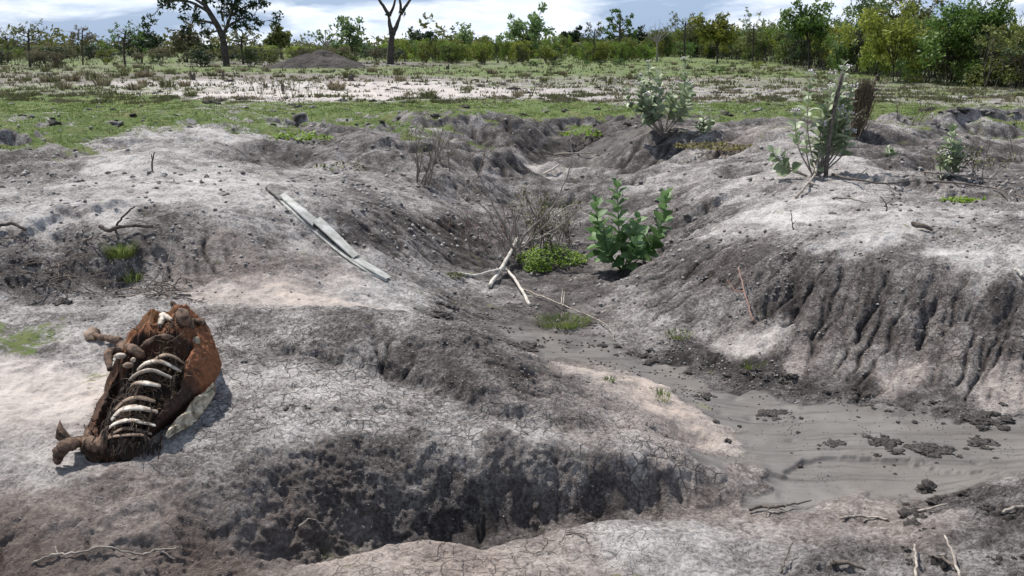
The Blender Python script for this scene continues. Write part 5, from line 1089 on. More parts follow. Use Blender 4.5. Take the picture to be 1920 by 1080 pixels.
# hummocks on the plateau
hum = [clod_mesh(900 + k, 3, .6, .36) for k in range(6)]
for me in hum: me.materials.append(M_clod)
hum2 = [m_.copy() for m_ in hum]
for me in hum2: me.materials.clear(); me.materials.append(M_clodl)
spots = [(rr.uniform(280, 1300), rr.uniform(150, 188), rr.uniform(7, 18)) for _ in range(70)] + [(rr.uniform(1300, 1920), rr.uniform(165, 215), rr.uniform(8, 20)) for _ in range(40)] + [(rr.uniform(-20, 1900), rr.uniform(195, 238), rr.uniform(8, 20)) for _ in range(50)] + [(395, 193, 42), (415, 190, 30), (452, 187, 26), (105, 232, 34), (205, 192, 18), (100, 205, 16), (165, 205, 14), (265, 200, 16), (330, 218, 26), (210, 235, 60), (560, 200, 22), (585, 203, 26), (545, 198, 20), (640, 190, 24),
 (650, 205, 18), (740, 165, 14), (755, 168, 12), (650, 182, 14), (870, 202, 32), (945, 160, 26), (965, 168, 30), (985, 175, 30), (1015, 186, 18), (1040, 187, 12), (1075, 178, 16), (1150, 192, 20), (1010, 160, 20), (900, 162, 24), (1120, 165, 20),
 (1160, 170, 18), (980, 215, 20), (1060, 208, 24), (820, 215, 26), (1120, 206, 20), (1740, 208, 36), (1800, 208, 38), (1848, 210, 36), (1895, 210, 26), (1340, 175, 24), (1380, 170, 26), (1450, 190, 36), (1480, 182, 22), (1420, 208, 30),
 (1360, 215, 34), (1540, 168, 30), (1600, 176, 20), (1640, 170, 26), (1690, 182, 18), (350, 178, 18), (300, 172, 16), (180, 178, 18), (430, 153, 20), (250, 215, 18), (60, 218, 18), (20, 195, 16), (700, 190, 18), (760, 192, 16), (830, 190, 16)]
for k, (u, v, w) in enumerate(spots):
    b = gnd(u, v); s = w * b.y / F / 2 * .8
    put('soil_hummock', (hum if rr.random() < .6 else hum2)[k % 6], None, Vector((b.x, b.y, b.z - s * .05)), 'dark crumbly soil hummock on the flat grassland', 'hummock', 'soil hummocks scattered on the flat', rr.uniform(0, 6), (s, s * .8, s * rr.uniform(.8, 1.2)))
# crumbs: nobody could count them
VXf, VYf, VZf = VX[r0:r1, c0:c1].ravel(), VY[r0:r1, c0:c1].ravel(), VZ[r0:r1, c0:c1].ravel()
def pick(n, w, seed):
    w = w.ravel().astype(float); cw = np.cumsum(w); return np.searchsorted(cw, np.random.RandomState(seed).rand(n) * cw[-1])
oc = np.array([(1, 0, 0), (-1, 0, 0), (0, 1, 0), (0, -1, 0), (0, 0, 1), (0, 0, -1)], float)
oct_f = np.array([(0, 2, 4), (2, 1, 4), (1, 3, 4), (3, 0, 4), (2, 0, 5), (1, 2, 5), (3, 1, 5), (0, 3, 5)])
def scatter_crumbs(name, n, w, smin, smax, m, seed):
    r = np.random.RandomState(seed); i = pick(n, w, seed); y = VYf[i]
    s = (smin + (smax - smin) * r.rand(n) ** 3) * np.clip(y / 5, .75, 1.8)
    base = oc[None] * (1 + r.uniform(-.4, .5, (n, 6, 1))) + r.uniform(-.25, .25, (n, 6, 3)); base[:, :, 2] *= .75
    v = base * s[:, None, None] + np.stack([VXf[i], y, VZf[i] + s * .2], -1)[:, None]
    f = (oct_f[None] + 6 * np.arange(n)[:, None, None]).reshape(-1, 3)
    me = fast_mesh(name, v.reshape(-1, 3), None, f); vattr(me, 'tint', np.repeat(r.rand(n), 6))
    return tag(link(name, me, m), kind='stuff')
M_cr = simple('crumb_soil', (.08, .072, .066), (.36, .34, .325), 30, .95, 0, tint=.85)
cs = (slice(r0, r1), slice(c0, c1)); den = fbm(X[cs] * 1.5, Y[cs] * 1.5, 3, 700)
vis = (np.abs(A[cs]) < .66) & (Y[cs] > 2.3)
clump_ = np.clip(fbm(X[cs] * 4, Y[cs] * 4, 2, 705) + .2, 0, 1)
tag(scatter_crumbs('soil_crumbs', 4500, vis * np.clip((6.5 / Y[cs]) ** 2, 0, 1) * (.05 + sR[cs] ** 1.5) * (1 - sM[cs]) * (.15 + clump_) * (1 - .7 * sC[cs]), .004, .022, M_cr, 1), 'small dry soil crumbs strewn over the rough banks', 'crumbs')
t_ = (1 + 5 ** .5) / 2
ico = np.array([(-1, t_, 0), (1, t_, 0), (-1, -t_, 0), (1, -t_, 0), (0, -1, t_), (0, 1, t_), (0, -1, -t_), (0, 1, -t_), (t_, 0, -1), (t_, 0, 1), (-t_, 0, -1), (-t_, 0, 1)]) / 1.9
icf = np.array([(0, 11, 5), (0, 5, 1), (0, 1, 7), (0, 7, 10), (0, 10, 11), (1, 5, 9), (5, 11, 4), (11, 10, 2), (10, 7, 6), (7, 1, 8), (3, 9, 4), (3, 4, 2), (3, 2, 6), (3, 6, 8), (3, 8, 9), (4, 9, 5), (2, 4, 11), (6, 2, 10), (8, 6, 7), (9, 8, 1)])
def scatter_lumps(name, n, w, smin, smax, m, seed, sink=.1):
    q = np.random.RandomState(seed); i = pick(n, w, seed); s = smin + (smax - smin) * q.rand(n) ** 2.2
    v = ico[None] * (1 + q.uniform(-.5, .6, (n, 12, 1))) * q.uniform(.7, 1.3, (n, 1, 3)) * s[:, None, None]
    nxv = -zx[cs].ravel()[i]; nyv = -zy[cs].ravel()[i]; nn_ = np.sqrt(1 + nxv ** 2 + nyv ** 2)
    ctr = np.stack([VXf[i] + nxv / nn_ * s * sink, VYf[i] + nyv / nn_ * s * sink, VZf[i] + s * sink / nn_], -1)
    me = fast_mesh(name, (v + ctr[:, None]).reshape(-1, 3), None, (icf[None] + 12 * np.arange(n)[:, None, None]).reshape(-1, 3), smooth=True); vattr(me, 'tint', np.repeat(q.rand(n), 12))
    return tag(link(name, me, m), kind='stuff')
M_lump = simple('lump_soil', (.075, .064, .058), (.27, .245, .228), 60, .95, .8, .01, tint=.45)
steep = sstep(.25, .8, slope[cs]); fgz = (Y[cs] < 4.6) * vis * (1 - sM[cs])
tag(scatter_lumps('slope_lumps', 350, (Y[cs] > 4.4) * (Y[cs] < 12) * vis * (1 - sM[cs]) * np.clip(sR[cs] - .3, 0, 1) * (.15 + clump_), .007, .022, M_lump, 32, -.15), 'crumbly dry lumps of soil on the gully slopes', 'lumps')
tag(scatter_crumbs('mud_specks', 900, vis * np.clip(sM[cs], 0, 1) ** 2 * (.1 + clump_ ** 2), .003, .010, M_clod, 2), 'tiny dark specks of soil on the smooth grey mud', 'specks')
# ground grass
cell = (slice(r0 + 700, len(bg_) - 1), slice(c0, c1))
GX, GY, GZ, GG, GL, GS = VX[cell], VY[cell], VZ[cell], sG[cell], sL[cell], slope[cell]
def scatter_blades(name, n, w, h, wd, seed, m, bl=3):
    r = np.random.RandomState(seed); i = pick(n, w, seed); n3 = n * bl; i = np.repeat(i, bl); y = GY.ravel()[i]; a = r.uniform(0, 6.28, n3)
    sc = np.clip(y / 18, .7, 4) ** .7; hh_ = h * r.uniform(.5, 1.2, n3) * sc; ww = wd * sc
    b = np.stack([GX.ravel()[i] + r.normal(0, .03, n3) * sc, y + r.normal(0, .03, n3) * sc, GZ.ravel()[i] - .01], -1)
    sd = np.stack([np.cos(a), np.sin(a), 0 * a], -1) * ww[:, None]; tip = b + np.stack([r.normal(0, .4, n3), r.normal(0, .4, n3), np.ones(n3)], -1) * hh_[:, None]
    v = np.stack([b - sd, b + sd, tip], 1).reshape(-1, 3); me = fast_mesh(name, v, None, np.arange(n3 * 3).reshape(-1, 3))
    vattr(me, 'tint', np.repeat(r.rand(n3), 3)); return tag(link(name, me, m), kind='stuff')
areaw = np.clip(1 / (1 + np.exp((B[cell] - math.log(70)) * 5)), 0, 1) * (GY > 9)
pn = fbm(GX * .35, GY * .35, 4, 720); pn2 = fbm(GX * 1.2, GY * .9, 3, 730)
tag(scatter_blades('short_grass', 50000, areaw * np.clip(GG - .25, 0, 1) * (GS < .5) * (.3 + np.clip(pn2 + .3, 0, 1)), .035, .010, 1, M_grass), 'short green grass growing on the flat behind the gullies', 'grass')
bandw = areaw * (GY > 21)
patch = np.clip(1.15 - GL, .08, 1) ** 2 * np.clip(pn2 * 1.6 - .05, 0.02, 1) ** 1.3
tag(scatter_blades('dry_stubble', 7000, bandw * (.1 + np.clip(pn + .2, 0, 1)) * patch, .065, .014, 2, M_dry, 4), 'dry stubble and weeds on the far flat', 'stubble')
tag(scatter_blades('low_weeds', 5500, bandw * (.05 + np.clip(-pn + .2, 0, 1)) * patch, .085, .022, 3, M_dark, 4), 'low dull weeds on the far flat', 'weeds')
# ================================================================ far vegetation
def leaf_cloud(mb, centers, rads, dens, size, seed, flat=.8, shell=.35):
    r = np.random.RandomState(seed)
    for c, R_ in zip(centers, rads):
        n = max(6, int(dens * R_ ** 2)); d = r.normal(0, 1, (n, 3)); d /= np.linalg.norm(d, axis=1)[:, None]
        rad = (shell + (1 - shell) * r.rand(n)) ** .7 * R_ * (1 + .25 * np.sin(d[:, 0] * 5 + d[:, 2] * 4 + R_ * 9))
        p = np.array(c) + d * rad[:, None] * [1, 1, flat]; t = r.normal(0, 1, (n, 3)); t /= np.linalg.norm(t, axis=1)[:, None]
        u_ = np.cross(t, d + .3 * r.normal(0, 1, (n, 3))); u_ /= np.linalg.norm(u_, axis=1)[:, None] + 1e-6; s = size * r.uniform(.5, 1.3, n)[:, None]
        v = np.stack([p - t * s, p + u_ * s * .45, p + t * s, p - u_ * s * .45], 1).reshape(-1, 3)
        base = r.rand(); mb.add(v, np.arange(n * 4).reshape(-1, 4), None, np.repeat(np.clip(base * .5 + .5 * r.rand(n), 0, 1), 4))
M_fol = {
 'yellow': leafy('yellow_green_foliage', (.085, .11, .016), (.31, .35, .055), .3, .6, ov=.35), 'olive': leafy('olive_foliage', (.055, .065, .018), (.20, .215, .06), .3, .65, ov=.35),
 'green': leafy('green_foliage', (.035, .07, .014), (.15, .24, .05), .3, .55, ov=.2), 'dark': leafy('dark_foliage', (.014, .025, .010), (.05, .075, .028), .2, .6, ov=.2),
 'pale': leafy('pale_green_foliage', (.09, .13, .045), (.30, .38, .16), .3, .6, ov=.2), 'brown': leafy('brownish_foliage', (.075, .065, .035), (.23, .20, .12), .2, .8, ov=.25)}
def bush_proto(seed, kind='bush'):
    """unit bush about 1 m high, 1.1 wide: returns stems mesh, foliage mesh"""
    random.seed(seed); r = random.Random(seed); st = MB(); tips = []; fo = MB()
    if kind == 'thicket':
        for k in range(9): grow(st, Vector((r.uniform(-.35, .35), r.uniform(-.25, .25), -.02)), Vector((r.uniform(-.5, .5), r.uniform(-.5, .5), 1.3)), .42, .012, 2, 3, .5, tips, .05, .15, 4)
        cs_ = [(r.uniform(-.5, .5), r.uniform(-.4, .4), r.uniform(.12, .8)) for _ in range(26)]; rd = [r.uniform(.07, .20) for _ in cs_]
        cs_ += [tuple(p) for p, d in tips[::2]]; rd += [r.uniform(.03, .08) for _ in tips[::2]]
        leaf_cloud(fo, cs_, rd, 4200, .032, seed)
    elif kind == 'wispy':
        for k in range(12): grow(st, Vector((r.uniform(-.3, .3), r.uniform(-.3, .3), -.02)), Vector((r.uniform(-.7, .7), r.uniform(-.7, .7), 1.3)), .42, .008, 2, 3, .45, tips, .02, .15, 4)
        leaf_cloud(fo, [tuple(p) for p, d in tips], [r.uniform(.03, .11) for _ in tips], 2800, .026, seed)
    else:
        for k in range(5): grow(st, Vector((r.uniform(-.1, .1), r.uniform(-.1, .1), -.02)), Vector((r.uniform(-.8, .8), r.uniform(-.8, .8), 1)), .36, .02, 2, 3, .6, tips, .03, .2, 4)
        cs_ = [(r.gauss(0, .26), r.gauss(0, .24), .2 + .62 * r.random()) for _ in range(22)]; rd = [r.uniform(.08, .2) for _ in cs_]
        leaf_cloud(fo, cs_, rd, 4200, .036, seed)
    return st.mesh('stems'), fo.mesh('foliage')
protos = {(k, s): bush_proto(s * 13 + len(k), k) for k in ('thicket', 'wispy', 'bush') for s in range(4)}
for st_, fo_ in protos.values(): st_.materials.append(M_bark)
fol_cache = {}
def place_bush(u, vbase, vtop, wpx, kind, colr, s, label, group=None, name='bush', y=None, cat='bush'):
    b = gnd(u, vbase) if y is None else at(u, HOR, y)
    b = Vector((b.x, b.y, H(b.x, b.y))); h = at(u, vtop, b.y).z - b.z; w = wpx * b.y / F
    root = empty(name, b, label, cat, group, random.uniform(0, 6.28)); root.scale = (w / 1.1, w / 1.1, h / .9)
    st_, fo_ = protos[(kind, s % 4)]; key = (kind, s % 4, colr)
    if key not in fol_cache:
        fol_cache[key] = fo_.copy(); fol_cache[key].materials.append(M_fol[colr])
    for nm, me in (('stems', st_), ('foliage', fol_cache[key])):
        o = bpy.data.objects.new(nm, me); C.objects.link(o); o.parent = root
    return root
rr = random.Random(99)
ub = [(1180, 103), (1250, 106), (1400, 113), (1500, 124), (1600, 137), (1700, 148), (1800, 158), (1900, 166), (2050, 178)]
ut = [(1180, 72), (1250, 58), (1300, 50), (1400, 58), (1480, 50), (1560, 48), (1620, 42), (1700, 40), (1780, 46), (1850, 36), (1920, 46), (2050, 46)]
ip = lambda T, x: float(np.interp(x, [p[0] for p in T], [p[1] for p in T]))
for row in range(3):
    u = 1190 + row * 11
    while u < 2020:
        vb = ip(ub, u) - (0, 5, 10)[row] * (ip(ub, u) - 95) / 70 + rr.uniform(-2, 2); wpx = (26 + (vb - 100) * 1.1) * rr.uniform(.9, 1.5)
        vt = ip(ut, u) + rr.uniform(-10, 16) - (0, 2, 4)[row]; front = row == 0
        if front and rr.random() < .2: vt += (vb - vt) * .3
        colr = rr.choice(['yellow', 'yellow', 'olive', 'olive', 'green'] if row else ['olive', 'olive', 'yellow', 'dark', 'green'])
        place_bush(u, vb, vt, wpx, rr.choice(['thicket', 'thicket', 'thicket', 'wispy']), colr, rr.randrange(4), 'leafy shrub in the dense green thicket along the right side', 'shrubs of the thicket on the right')
        u += wpx * .45
for k in range(140):
    u = rr.uniform(735, 1240); y = rr.uniform(70, 125); vt = rr.uniform(73, 85) if rr.random() < .88 else rr.uniform(64, 73)
    place_bush(u, 0, vt, rr.uniform(24, 50), rr.choice(['thicket', 'bush']), rr.choice(['yellow', 'yellow', 'yellow', 'olive', 'green']), rr.randrange(4), 'yellow green bush in the hedge line behind the flat', 'bushes of the middle hedge line', y=y)
for k in range(125):
    u = rr.uniform(-60, 745); y = rr.uniform(58, 125); vt = rr.uniform(82, 92) if y > 75 else rr.uniform(88, 100)
    place_bush(u, 0, vt, rr.uniform(26, 60), rr.choice(['thicket', 'bush', 'wispy']), rr.choice(['olive', 'olive', 'yellow', 'brown', 'dark']), rr.randrange(4), 'low olive bush in the scrub along the left horizon', 'bushes of the left scrub', y=y)
for k, (u, v, vt, w, c_) in enumerate([(452, 116, 98, 28, 'dark'), (300, 122, 104, 22, 'dark'), (65, 122, 104, 24, 'dark'), (380, 124, 108, 20, 'dark'), (712, 112, 96, 30, 'dark'), (755, 110, 92, 30, 'olive'), (1002, 124, 113, 20, 'green'), (1042, 124, 113, 22, 'green'), (1160, 125, 108, 26, 'green'),
   (1420, 132, 115, 22, 'yellow'), (1445, 134, 124, 18, 'yellow'), (1340, 136, 124, 26, 'green'), (1100, 122, 112, 18, 'green'), (960, 122, 110, 22, 'olive'), (1128, 122, 113, 18, 'dark')]):
    place_bush(u, v, vt, w, 'bush', c_, k, 'small low shrub standing on the open grassy flat', 'low shrubs on the open flat', name='low_shrub', cat='shrub')
# small tufts, stumps
tm = [tuft_mesh(90, .30, .22, .018, 40 + k, .9) for k in range(3)]
tm2 = [m_.copy() for m_ in tm]
for m_ in tm: m_.materials.append(M_dry)
for m_ in tm2: m_.materials.append(M_dark)
for k in range(80):
    u = rr.uniform(-20, 1940); v = rr.choice([rr.uniform(118, 150), rr.uniform(130, 185)]); b = gnd(u, v)
    if k < 30: b = gnd(rr.uniform(0, 330), rr.uniform(125, 165))
    if b.y < 17: continue
    dk = rr.random() < .5
    put('weed_tuft', (tm2 if dk else tm)[k % 3], None, b, 'dull weed tuft on the far flat' if dk else 'dry brown weed tuft on the far flat', 'weed tuft', 'dull weed tufts on the flat' if dk else 'dry weed tufts on the flat', rr.uniform(0, 6), rr.uniform(.5, 1.3))
random.seed(3)
def stump(label, u, v, vt, wpx):
    b = gnd(u, v); h = at(u, vt, b.y).z - b.z; w = wpx * b.y / F / 2; mb = MB()
    for k in range(3):
        x = random.uniform(-.6, .6) * w; c = curve([Vector((x, 0, -.03)), Vector((x + random.uniform(-.2, .2) * w, 0, h * .5)), Vector((x * 1.6, random.uniform(-.2, .2) * w, h * (1 if k == 0 else random.uniform(.5, .85))))], 4)
        mb.tube(c, taper(len(c), w * .6, w * .22), 7, .3, wob=.2)
    o = mb.build('tree_stump', M_dark_wood); o.location = b; tag(o, label, 'stump')
for a in [('black forked stump left of the pale sand band', 361, 150, 132, 12), ('short black stump right of the forked stump', 418, 148, 132, 8), ('dark jagged stump on the pale sand right of the earth mound', 657, 152, 138, 16), ('dark pointed stump in the weeds on the pale sand band', 530, 172, 150, 8),
          ('dark stump in front of the pointed one', 499, 165, 152, 8), ('small black stump on the grass in the middle distance', 908, 118, 111, 6), ('small dark stump right of the black one in the middle', 933, 118, 112, 6), ('little stump on the flat below the right hedge', 1290, 128, 120, 8),
          ('dark stump at the thicket foot under the sparse tall tree', 1645, 152, 138, 14), ('low black stump near the forked tree', 840, 130, 120, 8), ('dark stump in the left weeds', 277, 140, 128, 10), ('second dark stump in the left weeds', 92, 150, 137, 12)]: stump(*a)
brush('dry weeds around the pointed stump on the pale sand', (530, 182), 18, .55, 1.0, M_twig, lvs=M_dark, leafsz=.05, seed=61)
brush('dark dry weeds on the sand band in the middle', (965, 172), 14, .4, 1.0, M_twig, seed=62)
# earth mound
b = gnd(598, 126); mb = MB(); nU, nV = 60, 40; W_ = 96 * b.y / F; hM = at(598, 97, b.y).z - b.z
us, vs_ = np.meshgrid(np.linspace(-1, 1, nU), np.linspace(-1, 1, nV), indexing='ij'); rr_ = np.hypot(us, vs_)
hz_ = np.clip(1 - rr_ ** 1.3, 0, 1) ** 1.1 * (1 + .25 * fbm(us * 3, vs_ * 3, 4, 800)) + .05 * fbm(us * 12, vs_ * 12, 3, 801) * (rr_ < 1)
vv = np.stack([us * W_, vs_ * W_ * .8, hz_ * hM * 1.05 - .03], -1).reshape(-1, 3); ix = np.arange(nU * nV).reshape(nU, nV)
mb.add(vv, np.stack([ix[:-1, :-1], ix[1:, :-1], ix[1:, 1:], ix[:-1, 1:]], -1).reshape(-1, 4)); o_ = mb.build('earth_mound', simple('dark_earth', (.028, .024, .022), (.085, .074, .068), .9, .95, 1, .3)); o_.location = b
tag(o_, 'broad low mound of dark earth left of the forked tree', 'mound')
# ---------------------------------------------------------------- single trees
def limb_tree(label, u, y, vtop, paths, trunk_px, fol=None, leaf_clumps=(), lsize=.1, dens=60, cat='tree', name='tree', twig=2, seed=1, tl=None, bark=None, nch=3, grow_l=.1, r_clump=(.3, .6), every=1, sp=.6):
    random.seed(seed); b = at(u, HOR, y); b = Vector((b.x, b.y, H(b.x, b.y))); px = y / F; root = empty(name, b, label, cat)
    tr = MB(); br = MB(); tips = []
    for i, pth in enumerate(paths):
        r_ = pth[0]; q = [at(a[0], a[1], y + (a[2] if len(a) > 2 else 0)) - b for a in pth[1:]]
        if i == 0: q[0].z = -.1
        c = curve(q, 5, px * .35); m_ = tr if i == 0 else br; m_.tube(c, taper(len(c), r_ * px, r_ * px * (.62 if i == 0 else .3)), 8, .5)
        if i or len(paths) == 1:
            if twig:
                for j in range(3, len(c), 3):
                    grow(br, c[j], (c[j] - c[j - 2]).normalized() + Vector([random.uniform(-sp, sp) * 1.5 for _ in range(3)]), grow_l * random.uniform(.6, 1.3), max(r_ * px * .22, .012), twig - 1, nch, sp, tips, .02, .25, 4)
            tips.append((c[-1], None))
    tr.build('trunk', bark or M_bark, root)
    if br.n: br.build('branches', bark or M_bark, root)
    if fol:
        fo = MB(); cs_ = [tuple(p) for p, d in tips[::every]]; rd = [random.uniform(*r_clump) for _ in cs_]
        for (cu, cv, cr) in leaf_clumps:
            p = at(cu, cv, y + random.uniform(-1, 1) * cr * px) - b; cs_.append(tuple(p)); rd.append(cr * px)
        leaf_cloud(fo, cs_, rd, dens, lsize, seed); fo.build('crown', M_fol[fol], root)
    return root
Y1 = 62
limb_tree('tall dark leafy tree with a leaning trunk standing alone on the left', 424, Y1, -60, [[6.5, (424, 112), (420, 85), (413, 60), (400, 35), (385, 10), (378, -20)], [4, (417, 68), (425, 50), (432, 30), (440, 5), (445, -20)], [3, (424, 52), (440, 42), (460, 34), (485, 42)],
    [3, (405, 45), (385, 40), (362, 38)], [3, (395, 25), (360, 5), (325, 2), (300, 15)], [2.5, (432, 30), (455, 15), (475, 8)], [3, (385, 10), (350, -10), (320, -20)], [2, (412, 58), (395, 60), (388, 66)], [3, (440, 5), (465, -10), (480, -25)], [2, (418, 40), (415, 20), (418, 0)]],
    6, 'dark', [(430, 10, 14), (445, 30, 12), (458, 45, 11), (472, 32, 12), (480, 50, 9), (378, 42, 10), (366, 36, 8), (305, 5, 12), (330, -5, 14), (350, 5, 10), (299, 25, 6), (390, 0, 12), (415, -12, 16), (450, -10, 16), (440, 50, 8), (388, 62, 6), (345, -20, 18), (400, -30, 20), (470, 8, 12), (430, 28, 9), (455, 20, 12), (490, 42, 7), (465, 52, 8)], lsize=.15, dens=230, grow_l=1.0, seed=4, r_clump=(.15, .45))
limb_tree('bare dark tree forking into a V high above the horizon', 731, 66, -60, [[7, (731, 106), (733, 85), (736, 62)], [5.5, (735, 66), (731, 45), (729, 28)], [5.5, (736, 64), (745, 45), (752, 25)], [3.5, (730, 30), (718, 10), (705, -10), (695, -40)], [3, (730, 30), (738, 12), (742, -8), (745, -40)], [3, (751, 26), (751, 8), (748, -12), (755, -40)], [3.5, (752, 26), (762, 10), (775, -8), (795, -40)]],
    6, 'dark', [(690, -60, 30), (730, -65, 30), (780, -60, 32)], lsize=.2, dens=60, twig=0, seed=5, r_clump=(.3, .5))
def tier(label, u, y, vb, vt, w, seed, fol='olive', n=6, dens=50, up=.3, thin=1.2):
    thin *= .62; dens *= 4.5
    r = random.Random(seed); paths = [[3.2 * thin, (u, vb), (u + r.uniform(-3, 3), (vb + vt) / 2), (u + r.uniform(-3, 3), vt)]]
    for k in range(n):
        f = (k + 1) / (n + .5); v0 = vb + (vt - vb) * (.38 + .55 * f); sgn = 1 if k % 2 else -1; ww = w / 2 * (1.1 - .65 * f) * r.uniform(.8, 1.1)
        paths.append([1.4 * thin, (u, v0), (u + sgn * ww * .5, v0 - 4 * up * r.uniform(.3, 1.6)), (u + sgn * ww, v0 - 12 * up * r.uniform(.5, 1.5), r.uniform(-1, 1) * w * y / F * .4)])
    return limb_tree(label, u, y, vt, paths, 3, fol, (), lsize=.085, dens=dens, grow_l=w * y / F * .14, seed=seed, r_clump=(.06, .22), twig=2, sp=.9)
tier('spreading thin branched tree at the left frame edge', 54, 60, 110, 54, 76, 11, 'olive', 8, 60, 1.2)
tier('narrow bare looking tree between the two spreading ones on the left', 154, 66, 108, 54, 46, 12, 'brown', 8, 45, .8, .8)
tier('flat topped spreading thin tree left of the tall dark tree', 234, 58, 118, 58, 84, 13, 'green', 7, 70, 1.0)
tier('small thin tree just right of the tall dark trunk', 455, 66, 105, 62, 56, 14, 'olive', 8, 60, .8)
tier('thin spreading tree at the very left behind the others', 12, 75, 105, 68, 50, 15, 'olive', 7, 60, 1)
tier('tree with dark stiff tiers of foliage standing over the middle hedge', 1163, 75, 108, 33, 52, 16, 'green', 11, 260, 1.3, 1.2)
tier('slim tree left of the tree with stiff tiers', 1113, 80, 104, 58, 36, 17, 'olive', 7, 90, 1.2, .8)
tier('wispy half bare tree in front of the thicket top on the left', 1285, 80, 100, 40, 64, 18, 'olive', 9, 90, 2.0, 1)
tier('sparse wispy tree above the thicket between the leafy ones', 1412, 70, 100, 45, 50, 19, 'pale', 9, 70, 2.0, .8)
def round_tree(label, u, y, clumps, fol, lsize, dens, seed, trunk=4, vb=105):
    cu = sum(c[0] for c in clumps) / len(clumps); cv = sum(c[1] for c in clumps) / len(clumps)
    paths = [[trunk, (u, vb), (u, (vb + cv) / 2 + 4), ((u + cu) / 2, cv + 6)]] + [[trunk * .5, (u, (vb + cv) / 2 + 6), ((u + c[0]) / 2, (cv + c[1]) / 2 + 5), (c[0], c[1])] for c in clumps[:8]]
    trunk *= .6
    paths = [[q[0] * .6] + q[1:] for q in paths]; clumps = [(a, b, c * 1.25) for a, b, c in clumps]
    return limb_tree(label, u, y, 0, paths, trunk, fol, clumps, lsize, dens * 3.2, seed=seed, grow_l=.7, r_clump=(.2, .5), twig=2, every=2)
def cl(u, v, w, h, n, seed, r0_=.16, r1_=.3):
    r = random.Random(seed); return [(u + r.uniform(-.42, .42) * w, v + r.uniform(-.42, .42) * h, r.uniform(r0_, r1_) * min(w, h)) for _ in range(n)]
round_tree('wide pale green tree rising above the middle hedge', 990, 85, cl(988, 52, 72, 44, 22, 1, .14, .25) + cl(1025, 62, 48, 30, 8, 2) + cl(948, 68, 36, 22, 6, 3), 'pale', .2, 45, 21)
round_tree('light green slender tree right of the bare pale one', 660, 75, cl(655, 70, 34, 46, 14, 4, .16, .26) + cl(678, 80, 24, 24, 5, 5), 'pale', .17, 55, 22, 3)
round_tree('dark green dome shaped tree right of the forked tree', 788, 120, cl(788, 78, 50, 24, 16, 6, .3, .45), 'dark', .22, 60, 23, 3)
round_tree('rounded bushy tree right of the tall dark tree', 527, 95, cl(527, 76, 38, 26, 14, 7, .25, .38), 'olive', .2, 60, 24, 3)
round_tree('greyish brown bushy tree left of the tall dark trunk', 350, 75, cl(350, 82, 48, 34, 16, 8, .2, .3), 'brown', .17, 45, 25, 3)
round_tree('dark bush tree beside the flat topped thin tree', 265, 72, cl(262, 88, 46, 30, 14, 9, .2, .3), 'dark', .17, 50, 26, 3)
round_tree('half leafless tree between the middle hedge trees', 868, 95, cl(868, 76, 26, 22, 8, 10), 'pale', .17, 40, 27, 2)
round_tree('dark tree behind the tree with stiff tiers', 1190, 110, cl(1185, 76, 60, 24, 14, 11, .3, .45), 'dark', .22, 60, 28, 3)
round_tree('dark crown peeking out left of the stiff tiered tree', 1075, 115, cl(1072, 74, 40, 18, 9, 12, .3, .45), 'dark', .22, 60, 29, 3)
round_tree('dense dark green bushy tree above the thicket', 1518, 52, cl(1518, 48, 68, 46, 24, 13, .18, .28), 'green', .13, 90, 30, 3, 115)
round_tree('tall thin airy tree rising highest above the thicket', 1612, 44, cl(1608, 32, 62, 60, 18, 14, .09, .17) + cl(1615, 65, 50, 50, 8, 15, .1, .2), 'pale', .09, 110, 31, 2.5, 140)
round_tree('airy tree right of the highest one in the thicket', 1690, 42, cl(1695, 38, 90, 50, 24, 16, .1, .2), 'olive', .09, 120, 32, 2.5, 145)
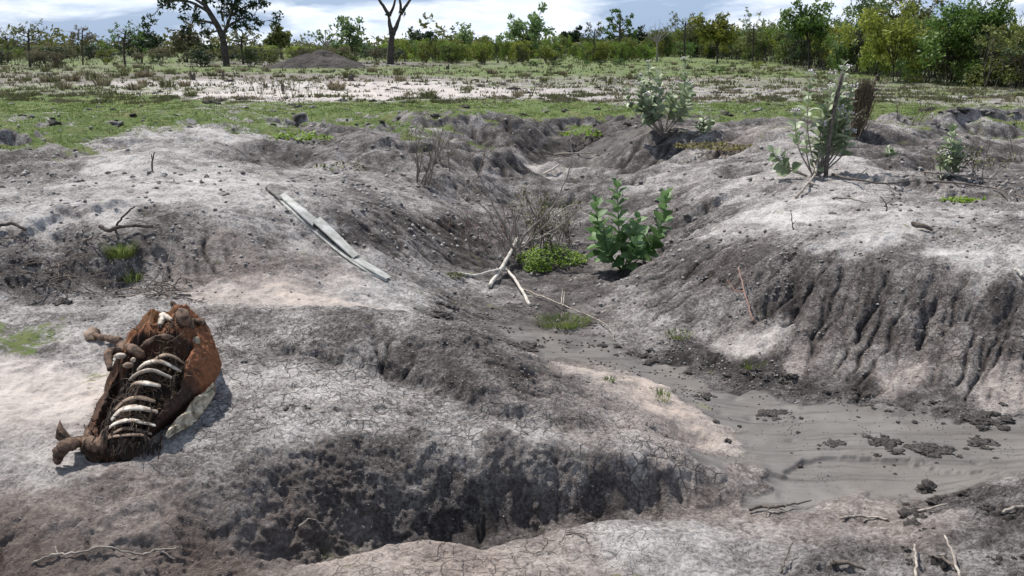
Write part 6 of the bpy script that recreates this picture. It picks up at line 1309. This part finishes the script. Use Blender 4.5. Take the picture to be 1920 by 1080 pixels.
round_tree('large rounded leafy tree near the right end of the thicket', 1828, 32, cl(1825, 55, 100, 74, 44, 17, .13, .22) + cl(1770, 66, 50, 30, 8, 18), 'green', .075, 230, 33, 4, 158)
round_tree('dark bushy tree behind the left part of the thicket', 1345, 70, cl(1345, 62, 70, 40, 20, 19, .22, .34), 'yellow', .15, 75, 34, 3, 108)
round_tree('yellow leaved bushy tree in the front of the thicket', 1675, 34, cl(1672, 85, 80, 60, 26, 20, .12, .2), 'yellow', .08, 190, 35, 2.5, 150)
def bare(label, u, y, vb, vt, w, seed, n=7, m=None):
    r = random.Random(seed); paths = [[2.2, (u, vb), (u + r.uniform(-2, 2), (vb + vt) / 2 + 6)]]
    for k in range(n): paths.append([1.1, (u, (vb + vt) / 2 + 8), (u + (k / (n - 1) - .5) * w * .5, (vb + vt) / 2 - 2 + r.uniform(-4, 4)), (u + (k / (n - 1) - .5) * w, vt + abs(k / (n - 1) - .5) * 22 + r.uniform(-3, 6), r.uniform(-.6, .6))])
    return limb_tree(label, u, y, vt, paths, 2, 'pale' if seed % 2 else None, (), .12, 25, seed=seed, grow_l=w * y / F * .16, r_clump=(.05, .15), twig=2, bark=M_wood, sp=.8)
bare('pale nearly bare tree left of the light green slender tree', 610, 70, 98, 58, 52, 41, m=M_wood)
bare('bare grey tree between the middle hedge and the thicket', 1232, 75, 100, 44, 60, 42, 8)
bare('bare grey twiggy tree at the right frame edge of the thicket', 1912, 34, 150, 25, 76, 44, 9)
bare('small bare tree in front of the middle hedge', 1095, 80, 105, 66, 30, 46, 6)
# far wood on the horizon: reads as one mass
fo = MB(); r = np.random.RandomState(7); cs_ = []; rd = []
for k in range(900):
    a = r.uniform(-.85, .85); y = r.uniform(150, 260); x = a * y; h = r.uniform(1.0, 4.2) * (1 + .5 * math.sin(a * 23) * math.sin(a * 7)); cs_.append((x, y, .3 + h * r.rand())); rd.append(r.uniform(1.0, 2.2))
leaf_cloud(fo, cs_, rd, 7, .55, 9); o_ = fo.build('far_wood', M_fol['olive']); tag(o_, 'distant dark wood closing the horizon', 'wood', kind='stuff')
